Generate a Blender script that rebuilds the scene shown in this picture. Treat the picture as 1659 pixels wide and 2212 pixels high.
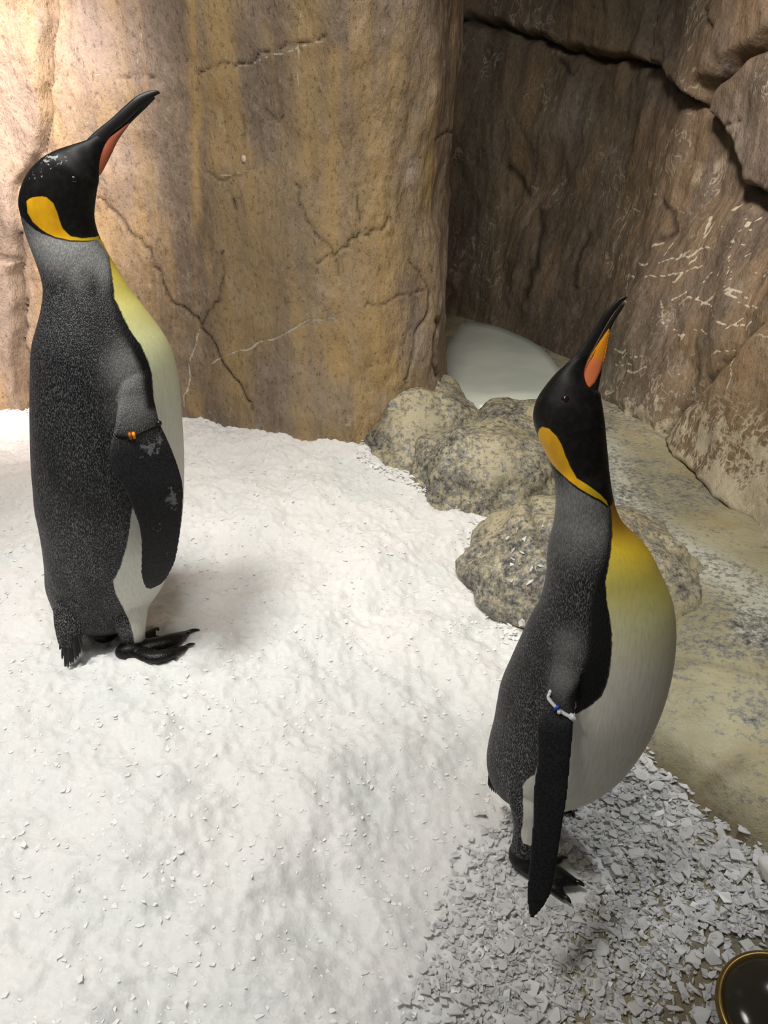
import bpy, bmesh, math, random
import numpy as np
from mathutils import Vector
from mathutils.bvhtree import BVHTree

random.seed(7); np.random.seed(7)
for o in list(bpy.data.objects): bpy.data.objects.remove(o)
scene = bpy.context.scene
COL = scene.collection

# ------------------------------------------------------------------ camera
IW, IH, F = 1659.0, 2212.0, 1750.0
HC, PITCH = 1.06, math.radians(27.0)
CP, SP = math.cos(PITCH), math.sin(PITCH)
cam_d = bpy.data.cameras.new('camera'); cam = bpy.data.objects.new('camera', cam_d); COL.objects.link(cam)
cam.location = (0, 0, HC); cam.rotation_euler = (math.pi/2 - PITCH, 0, 0)
cam_d.sensor_fit = 'HORIZONTAL'; cam_d.sensor_width = 36.0; cam_d.lens = F/IW*36.0
cam_d.clip_start = 0.02
scene.camera = cam

# ------------------------------------------------------------------ world, lamps, exposure
scene.view_settings.view_transform = 'Standard'; scene.view_settings.look = 'None'
scene.view_settings.gamma = 1.0; scene.view_settings.use_curve_mapping = False
scene.view_settings.exposure = 0.0
w = bpy.data.worlds.new('world'); scene.world = w; w.use_nodes = True
w.node_tree.nodes['Background'].inputs[0].default_value = (1.0, 0.97, 0.92, 1)
w.node_tree.nodes['Background'].inputs[1].default_value = 0.095

def aim(o, loc, tgt):
    o.location = loc
    o.rotation_euler = (Vector(tgt)-Vector(loc)).to_track_quat('-Z', 'Y').to_euler()
def area_light(name, loc, tgt, size, power, col):
    d = bpy.data.lights.new(name, 'AREA'); d.shape = 'DISK'; d.size = size; d.energy = power; d.color = col
    o = bpy.data.objects.new(name, d); COL.objects.link(o); aim(o, loc, tgt); return o
def spot_light(name, loc, tgt, ang, blend, power, col, rad=0.08):
    d = bpy.data.lights.new(name, 'SPOT'); d.spot_size = math.radians(ang); d.spot_blend = blend
    d.energy = power; d.color = col; d.shadow_soft_size = rad
    o = bpy.data.objects.new(name, d); COL.objects.link(o); aim(o, loc, tgt); return o
spot_light('ceiling_lamp', (-0.9, 0.75, 2.7), (-0.64, 0.95, 0), 54, 1.0, 285, (1.0, 0.985, 0.94), 0.28)
spot_light('wall_fill', (0.0, 0.55, 2.65), (0.1, 2.4, 0.7), 74, 1.0, 200, (1.0, 0.95, 0.88), 0.35)  # added fill, no fixture of the enclosure: lifts the rock walls evenly
spot_light('pink_spot', (-0.8, 0.95, 2.1), (-1.35, 2.35, 1.0), 56, 1.0, 640, (1.0, 0.84, 0.79), 0.12)
spot_light('white_spot', (0.05, 0.75, 2.8), (-0.1, 1.88, 0.08), 32, 0.4, 26, (0.94, 0.98, 1.0), 0.1)
spot_light('rock_spot', (-0.1, 1.0, 2.8), (0.85, 1.95, 0.1), 50, 0.9, 95, (1.0, 0.96, 0.86), 0.12)
spot_light('upper_spot', (0.0, 1.0, 2.5), (1.25, 2.2, 1.1), 48, 1.0, 260, (1.0, 0.88, 0.84), 0.12)
spot_light('bird_fill', (-0.55, -0.15, 2.2), (0.3, 0.98, 0.62), 21, 1.0, 85, (1.0, 0.97, 0.90), 0.15)  # extra light put in behind the camera to brighten the right penguin
spot_light('drift_spot', (1.0, 1.75, 2.6), (0.54, 0.98, 0.0), 15, 0.8, 95, (0.92, 0.97, 1.0), 0.08)

# ------------------------------------------------------------------ projection helpers
CAM = np.array([0, 0, HC])
def project(P):
    P = np.asarray(P, float) - CAM
    d = P[..., 1]*CP - P[..., 2]*SP
    u = P[..., 1]*SP + P[..., 2]*CP
    d = np.where(np.abs(d) < 0.05, 0.05, d)
    return np.stack([IW/2 + F*P[..., 0]/d, IH/2 - F*u/d], -1)
def ray(px, py):
    a = (px-IW/2)/F; b = (IH/2-py)/F
    return np.array([a, CP + b*SP, -SP + b*CP])
def on_y(px, py, Y):
    r = ray(px, py); return CAM + r*(Y/r[1])
def on_z(px, py, Z):
    r = ray(px, py); return CAM + r*((Z-HC)/r[2])

# ------------------------------------------------------------------ numeric helpers
_perm = np.random.RandomState(3).permutation(512)
_perm = np.concatenate([_perm, _perm, _perm])
_grad = np.random.RandomState(5).normal(size=(512, 3)); _grad /= np.linalg.norm(_grad, axis=1)[:, None]
def perlin(P):
    P = np.asarray(P, float); i = np.floor(P).astype(int); f = P - i
    i = i & 511; t = f*f*f*(f*(f*6-15)+10)
    out = 0
    for dx in (0, 1):
        for dy in (0, 1):
            for dz in (0, 1):
                h = _perm[_perm[_perm[(i[:, 0]+dx) & 511]+((i[:, 1]+dy) & 511)]+((i[:, 2]+dz) & 511)] & 511
                g = _grad[h]
                v = g[:, 0]*(f[:, 0]-dx)+g[:, 1]*(f[:, 1]-dy)+g[:, 2]*(f[:, 2]-dz)
                out = out + v*(t[:, 0] if dx else 1-t[:, 0])*(t[:, 1] if dy else 1-t[:, 1])*(t[:, 2] if dz else 1-t[:, 2])
    return out*1.5
def fbm(P, octv=4, gain=.5):
    s = 0; a = 1.
    for k in range(octv): s = s + a*perlin(P*(2.03**k)+17.3*k); a *= gain
    return s
def sstep(a, b, x):
    t = np.clip((x-a)/(b-a), 0, 1); return t*t*(3-2*t)
def seg_dist(Q, A, B):
    AB = B-A; L = max((AB*AB).sum(), 1e-12)
    t = np.clip(((Q-A)@AB)/L, 0, 1)
    return np.linalg.norm(Q-(A+t[:, None]*AB), axis=1)
def line_dist(Q, pts):
    pts = np.asarray(pts, float); d = np.full(len(Q), 1e9)
    for a, b in zip(pts[:-1], pts[1:]): d = np.minimum(d, seg_dist(Q, a, b))
    return d
def poly_sdf(Q, pts):            # positive inside
    pts = np.asarray(pts, float); n = len(pts)
    d = line_dist(Q, np.vstack([pts, pts[:1]])); ins = np.zeros(len(Q), bool)
    for k in range(n):
        a = pts[k]; b = pts[(k+1) % n]
        if a[1] == b[1]: continue
        c = ((a[1] > Q[:, 1]) != (b[1] > Q[:, 1])) & (Q[:, 0] < (b[0]-a[0])*(Q[:, 1]-a[1])/(b[1]-a[1])+a[0])
        ins ^= c
    return np.where(ins, d, -d)
def crom(K, n):
    K = np.asarray(K, float); m = len(K); out = []
    for k in range(m-1):
        p0 = K[max(k-1, 0)]; p1 = K[k]; p2 = K[k+1]; p3 = K[min(k+2, m-1)]
        for j in range(n):
            t = j/n
            out.append(.5*((2*p1)+(-p0+p2)*t+(2*p0-5*p1+4*p2-p3)*t*t+(-p0+3*p1-3*p2+p3)*t**3))
    out.append(K[-1]); return np.array(out)

# ------------------------------------------------------------------ mesh helpers
def new_obj(name, V, Fc, mat=None, parent=None, smooth=True):
    me = bpy.data.meshes.new(name)
    me.from_pydata([tuple(v) for v in V], [], [tuple(f) for f in Fc] if not isinstance(Fc, list) else Fc)
    me.update()
    if smooth: me.polygons.foreach_set('use_smooth', np.ones(len(me.polygons), bool))
    if mat: me.materials.append(mat)
    o = bpy.data.objects.new(name, me); COL.objects.link(o)
    if parent: o.parent = parent
    return o
def attr(o, name, vals):
    a = o.data.attributes.new(name, 'FLOAT', 'POINT')
    a.data.foreach_set('value', np.asarray(vals, np.float32))
def tag(o, label=None, cat=None, group=None, kind=None):
    if label: o['label'] = label
    if cat: o['category'] = cat
    if group: o['group'] = group
    if kind: o['kind'] = kind
    return o
def grid_faces(n, m):
    a = np.arange(n*m).reshape(n, m)
    return np.stack([a[:-1, :-1], a[:-1, 1:], a[1:, 1:], a[1:, :-1]], -1).reshape(-1, 4).tolist()
def loft_rings(R):                # list of rings -> closed shell
    R = np.asarray(R); n, s, _ = R.shape
    V = R.reshape(-1, 3).tolist(); Fc = []
    for i in range(n-1):
        for j in range(s):
            k = (j+1) % s; Fc.append([i*s+j, i*s+k, (i+1)*s+k, (i+1)*s+j])
    a = len(V); V.append(R[0].mean(0).tolist()); V.append(R[-1].mean(0).tolist())
    for j in range(s):
        k = (j+1) % s; Fc.append([a, k, j]); Fc.append([a+1, (n-1)*s+j, (n-1)*s+k])
    return np.array(V), Fc
def tube(pts, rad, s=12, flat=1.0, sub=4, up=(0, 0, 1), round_end=True):
    K = np.hstack([np.asarray(pts, float), np.asarray(rad, float).reshape(-1, 1)])
    K = crom(K, sub); R = []
    T = np.gradient(K[:, :3], axis=0); T /= np.linalg.norm(T, axis=1)[:, None]+1e-9
    seq = [(K[i, :3], T[i], max(K[i, 3], 1e-4)) for i in range(len(K))]
    if round_end:
        p, t, r = seq[0]; q, t2, r2 = seq[-1]
        pre = [(p-t*r*math.sin(a), t, r*math.cos(a)) for a in (1.4, 1.1, .8, .4)]
        post = [(q+t2*r2*math.sin(a), t2, r2*math.cos(a)) for a in (.4, .8, 1.1, 1.4)]
        seq = pre+seq+post
    up = np.array(up, float)
    for p, t, r in seq:
        sd = np.cross(t, up); sd /= np.linalg.norm(sd)+1e-9; u = np.cross(sd, t)
        R.append([p+sd*r*math.cos(a)+u*r*flat*math.sin(a) for a in np.linspace(0, 2*math.pi, s, endpoint=False)])
    return loft_rings(R)
def ellipsoid(c, f, l, u, rf, rl, ru, n=14, s=20):
    R = []
    for i in range(n+1):
        a = -math.pi/2+math.pi*(i/n)*.98+math.pi*.01
        R.append([np.array(c)+u*ru*math.sin(a)+(f*rf*math.cos(b)+l*rl*math.sin(b))*math.cos(a) for b in np.linspace(0, 2*math.pi, s, endpoint=False)])
    return loft_rings(R)
def merge(shells):
    V = []; Fc = []; k = 0
    for v, f in shells:
        V.append(np.asarray(v)); Fc += [[a+k for a in q] for q in f]; k += len(v)
    return np.vstack(V), Fc

# ------------------------------------------------------------------ material helpers
class M:
    def __init__(s, name, rough=.6, spec=.4):
        s.m = bpy.data.materials.new(name); s.m.use_nodes = True; s.t = s.m.node_tree; s.n = s.t.nodes
        s.b = s.n['Principled BSDF']; s.b.inputs['Roughness'].default_value = rough
        s.b.inputs['Specular IOR Level'].default_value = spec
        s.tc = s.n.new('ShaderNodeTexCoord')
    def link(s, a, b): s.t.links.new(a, b)
    def val(s, x, inp):
        if hasattr(x, 'is_output'): s.link(x, inp)
        elif isinstance(x, (tuple, list)): inp.default_value = (*x, 1) if len(x) == 3 and inp.type == 'RGBA' else x
        else: inp.default_value = x
    def vec(s, scale=(1, 1, 1), loc=(0, 0, 0)):
        q = s.n.new('ShaderNodeMapping'); s.link(s.tc.outputs['Object'], q.inputs[0])
        q.inputs['Scale'].default_value = scale; q.inputs['Location'].default_value = loc; return q.outputs[0]
    def noise(s, scale, vec=None, det=4, rough=.55, dist=0):
        q = s.n.new('ShaderNodeTexNoise'); s.link(vec or s.tc.outputs['Object'], q.inputs['Vector'])
        q.inputs['Scale'].default_value = scale; q.inputs['Detail'].default_value = det
        q.inputs['Roughness'].default_value = rough; q.inputs['Distortion'].default_value = dist
        return q.outputs[0]
    def vor(s, scale, vec=None, feat='F1', out='Distance', rand=1):
        q = s.n.new('ShaderNodeTexVoronoi'); q.feature = feat; s.link(vec or s.tc.outputs['Object'], q.inputs['Vector'])
        q.inputs['Scale'].default_value = scale; q.inputs['Randomness'].default_value = rand; return q.outputs[out]
    def at(s, name):
        q = s.n.new('ShaderNodeAttribute'); q.attribute_name = name; return q.outputs['Fac']
    def math(s, op, a, b=0., c=None):
        q = s.n.new('ShaderNodeMath'); q.operation = op; s.val(a, q.inputs[0]); s.val(b, q.inputs[1])
        if c is not None: s.val(c, q.inputs[2])
        return q.outputs[0]
    def ramp(s, x, a, b, lo=0., hi=1.):
        q = s.n.new('ShaderNodeMapRange'); q.interpolation_type = 'SMOOTHSTEP'; s.val(x, q.inputs[0])
        q.inputs[1].default_value = a; q.inputs[2].default_value = b; q.inputs[3].default_value = lo; q.inputs[4].default_value = hi
        return q.outputs[0]
    def mix(s, f, a, b):
        q = s.n.new('ShaderNodeMix'); q.data_type = 'RGBA'; s.val(f, q.inputs[0]); s.val(a, q.inputs[6]); s.val(b, q.inputs[7]); return q.outputs[2]
    def cr(s, x, stops):
        q = s.n.new('ShaderNodeValToRGB'); s.val(x, q.inputs[0]); e = q.color_ramp.elements
        while len(e) < len(stops): e.new(.5)
        for k, (p, c) in enumerate(stops): e[k].position = p; e[k].color = (*c, 1)
        return q.outputs[0]
    def col(s, x): s.val(x, s.b.inputs['Base Color']); return s
    def rough(s, x): s.val(x, s.b.inputs['Roughness']); return s
    def bump(s, h, strength=.5, dist=.01, prev=None):
        q = s.n.new('ShaderNodeBump'); s.val(h, q.inputs['Height']); q.inputs['Strength'].default_value = strength
        q.inputs['Distance'].default_value = dist
        if prev: s.link(prev, q.inputs['Normal'])
        s.link(q.outputs[0], s.b.inputs['Normal']); return q.outputs[0]
def plain(name, col, rough=.5, spec=.4):
    m = M(name, rough, spec); m.col(col); return m.m

# tan wall with ochre streaks
def wall_mat(name, dark, mid, ochre, pale, vein, veinamt):
    m = M(name, .55, .35)
    big = m.noise(2.2, m.vec((1, 1, .45)), 5, .6)
    c = m.cr(big, [(.3, dark), (.5, mid), (.68, ochre)])
    st = m.noise(5.5, m.vec((1.6, 1.6, .16)), 5, .65)
    c = m.mix(m.ramp(st, .52, .66, 0, .55), c, ochre)
    c = m.mix(m.ramp(st, .47, .36, 0, .7), c, dark)
    c = m.mix(m.math('MULTIPLY', m.at('ochre'), .95), c, ochre)
    pl = m.noise(7, m.vec((1, 1, .6), (3, 1, 2)), 6, .7)
    c = m.mix(m.ramp(pl, .54, .72, 0, .55), c, pale)
    c = m.mix(m.math('MULTIPLY', m.at('pale'), .75), c, pale)
    fine = m.noise(95, m.vec((1, 1, .6)), 5, .75)
    c = m.mix(m.ramp(fine, .47, .33, 0, .6), c, (dark[0]*.45, dark[1]*.42, dark[2]*.4))
    c = m.mix(m.ramp(fine, .55, .68, 0, .45), c, pale)
    sc = m.math('ABSOLUTE', m.math('SUBTRACT', m.noise(24, m.vec((1.3, 1.3, .8), (2, 7, 1)), 2, .5, 2.2), .5))
    scg = m.ramp(m.noise(6, m.vec((1, 1, 1), (8, 3, 6)), 3), .45, .65)
    c = m.mix(m.math('MULTIPLY', m.ramp(sc, .012, .002, 0, .55), scg), c, pale)
    spk = m.math('MULTIPLY', m.ramp(m.vor(130, m.vec((1, 1, .7))), .2, .08, 0, .7), m.ramp(m.noise(10, m.vec((1, 1, 1), (1, 1, 9)), 4, .7), .46, .6))
    c = m.mix(spk, c, (dark[0]*.35, dark[1]*.33, dark[2]*.3))
    wr = m.noise(9, m.vec((1, 1, .7)), 3, .6, 1.2)
    rid = m.math('ABSOLUTE', m.math('SUBTRACT', wr, .5))
    gate = m.ramp(m.noise(3.2, None, 3), .5, .62)
    gate = m.math('MAXIMUM', m.math('MULTIPLY', gate, .5), m.at('cream'))
    vm = m.math('MULTIPLY', m.ramp(rid, .022, .004, 0, veinamt), gate)
    c = m.mix(vm, c, vein)
    c = m.mix(m.ramp(m.math('ADD', m.at('cream'), m.math('MULTIPLY', m.math('SUBTRACT', m.noise(16, None, 6, .75), .5), 1.9)), .62, .8, 0, .8), c, vein)
    c = m.mix(m.ramp(m.math('ADD', m.at('vein'), m.math('MULTIPLY', m.math('SUBTRACT', m.noise(45, None, 3), .5), .9)), .55, .8, 0, .85), c, vein)
    c = m.mix(m.math('MULTIPLY', m.at('crack'), .8), c, (dark[0]*.3, dark[1]*.28, dark[2]*.26))
    m.col(c)
    m.rough(m.ramp(big, .35, .65, .42, .7))
    b = m.bump(m.noise(11, m.vec((1.3, 1.3, .7)), 7, .68), .55, .03)
    b = m.bump(m.noise(30, m.vec((1.4, 1.4, .5)), 6, .72), .5, .012, b)
    m.bump(fine, .5, .005, b)
    return m.m
MAT_WALL_L = wall_mat('tan_rock', (.125, .095, .066), (.245, .186, .132), (.43, .29, .12), (.44, .36, .30), (.52, .46, .38), .35)
MAT_WALL_R = wall_mat('brown_rock', (.095, .073, .053), (.18, .138, .096), (.25, .168, .092), (.34, .295, .24), (.62, .55, .40), .95)

def speckle_mat(name, cream, grey, dark, thr=.5, ridge=.5):
    m = M(name, .42, .5)
    big = m.noise(3.5, None, 4, .6)
    c = m.mix(m.ramp(big, .4, .62), cream, (cream[0]*.82, cream[1]*.84, cream[2]*.86))
    c = m.mix(m.ramp(m.noise(2.1, m.vec((1, 1, 1), (5, 5, 5)), 3), .5, .68, 0, .5), c, (.33, .25, .10))
    s1 = m.noise(70, m.vec((1, 1, 1)), 6, .8)
    gate = m.noise(5.5, m.vec((1, 1, 1), (9, 2, 4)), 4, .65)
    k = m.math('ADD', s1, m.math('MULTIPLY', m.math('SUBTRACT', gate, .5), .55))
    k = m.math('SUBTRACT', k, m.math('MULTIPLY', m.at('pale'), -.03))
    c = m.mix(m.math('MULTIPLY', m.at('pale'), .85), c, (.60, .62, .55))
    c = m.mix(m.ramp(k, thr, thr+.06, 0, .85), c, grey)
    c = m.mix(m.ramp(k, thr+.1, thr+.17, 0, .9), c, dark)
    rid = m.math('ABSOLUTE', m.math('SUBTRACT', m.noise(7, None, 3, .6, 1.5), .5))
    c = m.mix(m.ramp(rid, .018, .003, 0, ridge), c, (.56, .47, .27))
    c = m.mix(m.math('MULTIPLY', m.at('crack'), .75), c, (.07, .055, .035))
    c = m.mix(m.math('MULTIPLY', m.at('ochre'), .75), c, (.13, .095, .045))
    m.col(c); m.rough(m.ramp(m.noise(9, None, 3), .4, .6, .22, .6))
    b = m.bump(m.noise(14, None, 7, .65), .5, .025)
    m.bump(s1, .3, .004, b)
    return m.m
MAT_BOULDER = speckle_mat('speckled_boulder', (.50, .44, .29), (.18, .175, .16), (.05, .05, .05), .462, .3)
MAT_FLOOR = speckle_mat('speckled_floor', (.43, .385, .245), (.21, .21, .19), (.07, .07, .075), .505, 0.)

def snow_mat():
    m = M('snow', .55, .3)
    c = m.mix(m.ramp(m.noise(5, None, 4), .4, .65), (.80, .79, .77), (.74, .75, .73))
    m.col(c)
    m.b.inputs['Subsurface Weight'].default_value = .6; m.b.inputs['Subsurface Radius'].default_value = (1, 1, 1); m.b.inputs['Subsurface Scale'].default_value = .012
    b = m.bump(m.noise(75, None, 3, .55), .25, .008)
    m.bump(m.vor(190, None, 'F1', 'Distance'), .2, .003, b)
    return m.m
MAT_SNOW = snow_mat()
def ice_mat(name, c1, c2):
    m = M(name, .35, .4)
    m.col(m.mix(m.noise(9, None, 2), c1, c2))
    m.b.inputs['Subsurface Weight'].default_value = .7; m.b.inputs['Subsurface Radius'].default_value = (1, 1, 1); m.b.inputs['Subsurface Scale'].default_value = .01
    return m.m
MAT_GRAIN = plain('snow_grain', (.86, .855, .84), .6, .3)
MAT_ICE = ice_mat('ice_flake', (.80, .785, .77), (.70, .695, .68))

# ------------------------------------------------------------------ terrain heights
_ctl = [(300,1400,.085),(0,1400,.10),(0,1150,.14),(0,1000,.17),(0,885,.2),(400,910,.2),(250,1000,.17),(600,925,.19),(750,945,.18),(850,1030,.14),
        (600,1050,.15),(1000,1100,.09),(800,1150,.11),(1020,1250,.05),(1100,1390,.03),(600,1300,.085),(900,1350,.06),(900,1500,.055),(600,1700,.075),
        (200,1800,.09),(0,2200,.09),(500,2200,.07),(900,2100,.04),(1000,1800,.025),(1200,1900,-.002),(1150,1880,.0),(1250,1750,-.006),(1350,1700,.008),
        (1500,1850,-.012),(1659,1990,-.02),(1450,2100,-.03),(1659,2200,-.045),(1200,2200,-.012),(1050,2000,.010),(1300,2050,-.016)]
_ctl = np.array([[*on_z(a, b, c)[:2], c] for a, b, c in _ctl])
PLAT = np.array([(.36,1.5),(.42,1.25),(.45,1.15),(.472,1.086),(.539,.971),(.608,.899),(.75,.75),(1.1,.45),(2.2,.45),(2.2,4.6),(-.1,4.6),(.1,3.0),(.2,2.5),(.3,2.2),(.33,1.8)])
def snow_base(X, Y):
    num = 0; den = 1e-12
    for x, y, z in _ctl:
        d2 = (X-x)**2+(Y-y)**2; q = 1/(d2+.012)**2
        num = num+q*z; den = den+q
    return num/den
_dips = [(715,1900,.035,-.022),(690,1840,.03,-.012),(420,1815,.02,-.006),(980,1500,.05,-.012),(1010,1560,.05,-.012),(560,1260,.06,.012),(1000,1330,.06,.012),
         (520,1080,.05,-.008),(800,1120,.05,-.006),(150,1560,.05,-.008),(260,1640,.04,-.008),(70,2040,.03,-.01),(300,1980,.05,.01),(800,1950,.05,.012),(560,1900,.05,.01)]
_dips = [(*on_z(a, b, .06)[:2], s, h) for a, b, s, h in _dips]
def snow_z(X, Y, detail=True):
    z = snow_base(X, Y)
    for x, y, s, h in _dips: z = z+h*np.exp(-((X-x)**2+(Y-y)**2)/s**2)
    if detail:
        P = np.stack([X, Y, X*0], -1)
        amp = sstep(-.01, .05, z)*.7+.3
        z = z+amp*(.017*perlin(P*7)+.011*perlin(P*19+4)+.0085*np.abs(perlin(P*38+9))+.005*perlin(P*75)+.003*perlin(P*140))
    return z
def gz(x, y): return float(snow_z(np.array([x]), np.array([y]), False)[0])

def floor_z(X, Y):
    Q = np.stack([X, Y], -1); s = poly_sdf(Q, PLAT)
    P = np.stack([X, Y, X*0], -1)
    low = -.006+.002*perlin(P*12)
    hi = .062+.04*sstep(.0, .35, s)
    z = low+(hi-low)*sstep(-.012, .045, s+.012*perlin(P*9)+.006*perlin(P*25))
    return z+sstep(.0, .06, s)*(.008*perlin(P*6)+.003*perlin(P*20))

# ------------------------------------------------------------------ structure: rock walls
def sample_curve(pts, step):
    K = crom(pts, 40); seg = np.linalg.norm(np.diff(K, axis=0), axis=1); s = np.concatenate([[0], np.cumsum(seg)])
    n = int(s[-1]/step); t = np.linspace(0, s[-1], n)
    return np.stack([np.interp(t, s, K[:, 0]), np.interp(t, s, K[:, 1])], -1), t
def cracks(Q, lines, default_w=5):
    d = np.zeros(len(Q)); m = np.zeros(len(Q))
    for pts, wd, dp in lines:
        k = line_dist(Q, pts); g = np.exp(-(k/wd)**2); d = np.maximum(d, g*dp); m = np.maximum(m, np.exp(-(k/(wd*.75))**2)*min(1, dp/.008))
    return d, m
def jitter(pts, seed, amp=6, n=6):
    K = crom(pts, n); r = np.random.RandomState(seed); K[1:-1] += r.normal(size=K[1:-1].shape)*amp*.5; return K
def build_wall(name, plan, flip, zlo, zhi, step, mat, lean, blocks, lines, veins, ochres, pales, creamfn, namp):
    C, t = sample_curve(plan, step); zs = np.arange(zlo, zhi, step); n, m = len(C), len(zs)
    T = np.gradient(C, axis=0); T /= np.linalg.norm(T, axis=1)[:, None]
    N = np.stack([T[:, 1], -T[:, 0]], -1)*(1 if not flip else -1)      # towards the viewer
    P = np.zeros((n, m, 3)); P[..., :2] = C[:, None, :]; P[..., 2] = zs[None, :]
    off = -lean(zs)[None, :]+np.zeros((n, m))
    P[..., :2] += N[:, None, :]*off[..., None]
    fl = P.reshape(-1, 3); Q = project(fl)
    NN = np.repeat(np.concatenate([N, np.zeros((n, 1))], 1), m, axis=0)
    Qw = Q+np.stack([perlin(fl*14), perlin(fl*14+7)], -1)*9
    dis = namp*(.034*fbm(fl*np.array([2.2, 2.2, 1.3]), 3)+.012*fbm(fl*np.array([7, 7, 4.5])+5, 3)+.006*np.abs(fbm(fl*np.array([18, 18, 9])+2, 3)))
    for pts, amt, wd in blocks: dis = dis+amt*sstep(-wd*.2, wd, poly_sdf(Qw, pts))
    cd, cm = cracks(Qw, lines); dis = dis-cd
    V = fl+NN*dis[:, None]
    o = new_obj(name, V, grid_faces(n, m), mat)
    attr(o, 'crack', cm)
    _, vm = cracks(Qw, veins); attr(o, 'vein', vm)
    oc = np.zeros(len(fl))
    for (x, y0, y1, wd, a) in ochres:
        oc = np.maximum(oc, a*np.exp(-((Qw[:, 0]-x)/wd)**2)*sstep(y0-40, y0, Q[:, 1])*sstep(y1+120, y1, Q[:, 1]))
    attr(o, 'ochre', oc)
    pa = np.zeros(len(fl))
    for (x, y, rx, ry, a) in pales: pa = np.maximum(pa, a*np.exp(-((Qw[:, 0]-x)/rx)**2-((Qw[:, 1]-y)/ry)**2))
    attr(o, 'pale', pa); attr(o, 'cream', creamfn(Q, V))
    tag(o, kind='structure'); return o

L_lines = [(jitter([(215,425),(300,520),(345,580),(375,640),(430,705),(490,790),(555,880)],1),3.1,0.0090),
 (jitter([(430,705),(470,640),(490,540)],2),2.6,0.0075),(jitter([(420,165),(460,142),(500,140),(560,115),(640,95),(700,80)],3),2.6,0.0083),
 (jitter([(600,725),(690,690),(740,690)],4,3),2.6,0.0030),(jitter([(250,167),(300,168),(345,163)],5,2),2.6,0.0083),
 (jitter([(680,565),(720,550),(760,520),(800,505),(850,470)],6),2.6,0.0067),(jitter([(640,400),(660,470),(720,550),(740,600)],7),2.6,0.0053),
 (jitter([(780,660),(850,640),(905,630)],8),2.6,0.0053),(jitter([(885,560),(912,630),(880,750),(872,830)],9),2.6,0.0060),
 (jitter([(128,-60),(122,100),(116,220),(108,330)],10,3),3.7,0.0135),(jitter([(150,0),(160,90),(180,140)],11,3),2.6,0.0037),
 (jitter([(45,500),(47,640),(48,720),(60,780),(62,890)],12,2),3.1,0.0120),(jitter([(-40,562),(0,560),(47,556)],13,2),5.0,0.0112),
 (jitter([(925,690),(930,770),(942,815)],14),5.6,0.0150),(jitter([(450,375),(475,390),(500,385),(550,370)],15,3),2.6,0.0053),
 (jitter([(505,430),(512,450)],16,1),3.1,0.0090),(jitter([(515,250),(522,325)],17,2),2.6,0.0053),(jitter([(980,420),(975,560),(985,700),(980,800)],18),3.7,0.0075),
 (jitter([(940,300),(990,280),(1010,330)],19),2.6,0.0053),(jitter([(780,430),(785,480)],20,4),3.7,0.0060),(jitter([(560,235),(588,262),(600,250)],21,3),2.6,0.0060)]
L_veins = [(jitter([(455,785),(490,770),(600,725),(690,690),(740,690)],22,4),4,.02),(jitter([(428,705),(405,800),(398,880)],23,3),3,.02),(jitter([(170,100),(190,150),(240,160)],24,3),3,.02),
 (jitter([(300,70),(300,140)],25,2),2.5,.02),(jitter([(470,385),(550,370)],26,2),3,.02),(jitter([(640,200),(645,0)],27,2),2.5,.012),(jitter([(500,140),(700,88)],28,3),3,.02)]
L_och = [(420,-50,420,12,1),(470,-50,330,26,.75),(660,-50,330,38,.7),(715,120,520,22,.8),(560,380,700,60,.5),(830,330,540,18,.6),(500,330,800,50,.45),(90,560,900,40,.4),(300,480,900,70,.35)]
L_pal = [(890,365,14,36,1),(200,100,120,130,.8),(40,300,60,250,.7),(250,330,70,80,.5),(960,620,30,140,.6),(900,760,50,70,.7),(700,860,90,40,.4),(640,810,60,50,.35),(20,650,50,200,.5)]
def L_cream(Q, V):
    return .55*sstep(840, 930, Q[:, 1]+.06*np.abs(Q[:, 0]-560))*sstep(620, 760, Q[:, 0])+.25*sstep(600, 850, Q[:, 1])*sstep(820, 940, Q[:, 0])
wall_left = build_wall('wall_left', [(-2.1,2.52),(-1.6,2.45),(-1.2,2.41),(-.6,2.30),(-.17,2.16),(.0,2.19),(.14,2.31),(.215,2.5),(.225,2.75),(.15,3.1),(.02,3.6),(-.06,4.2)], False, -.05, 1.55, .0058,
    MAT_WALL_L, lambda z: .02*np.sin(z*3)+.03*z, [([(-200,-200),(118,-200),(118,60),(108,330),(47,400),(47,720),(62,890),(-200,900)], .03, 14), ([(-200,560),(47,556),(48,720),(62,900),(-200,900)], .02, 12)],
    L_lines, L_veins, L_och, L_pal, L_cream, 1.0)

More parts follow.
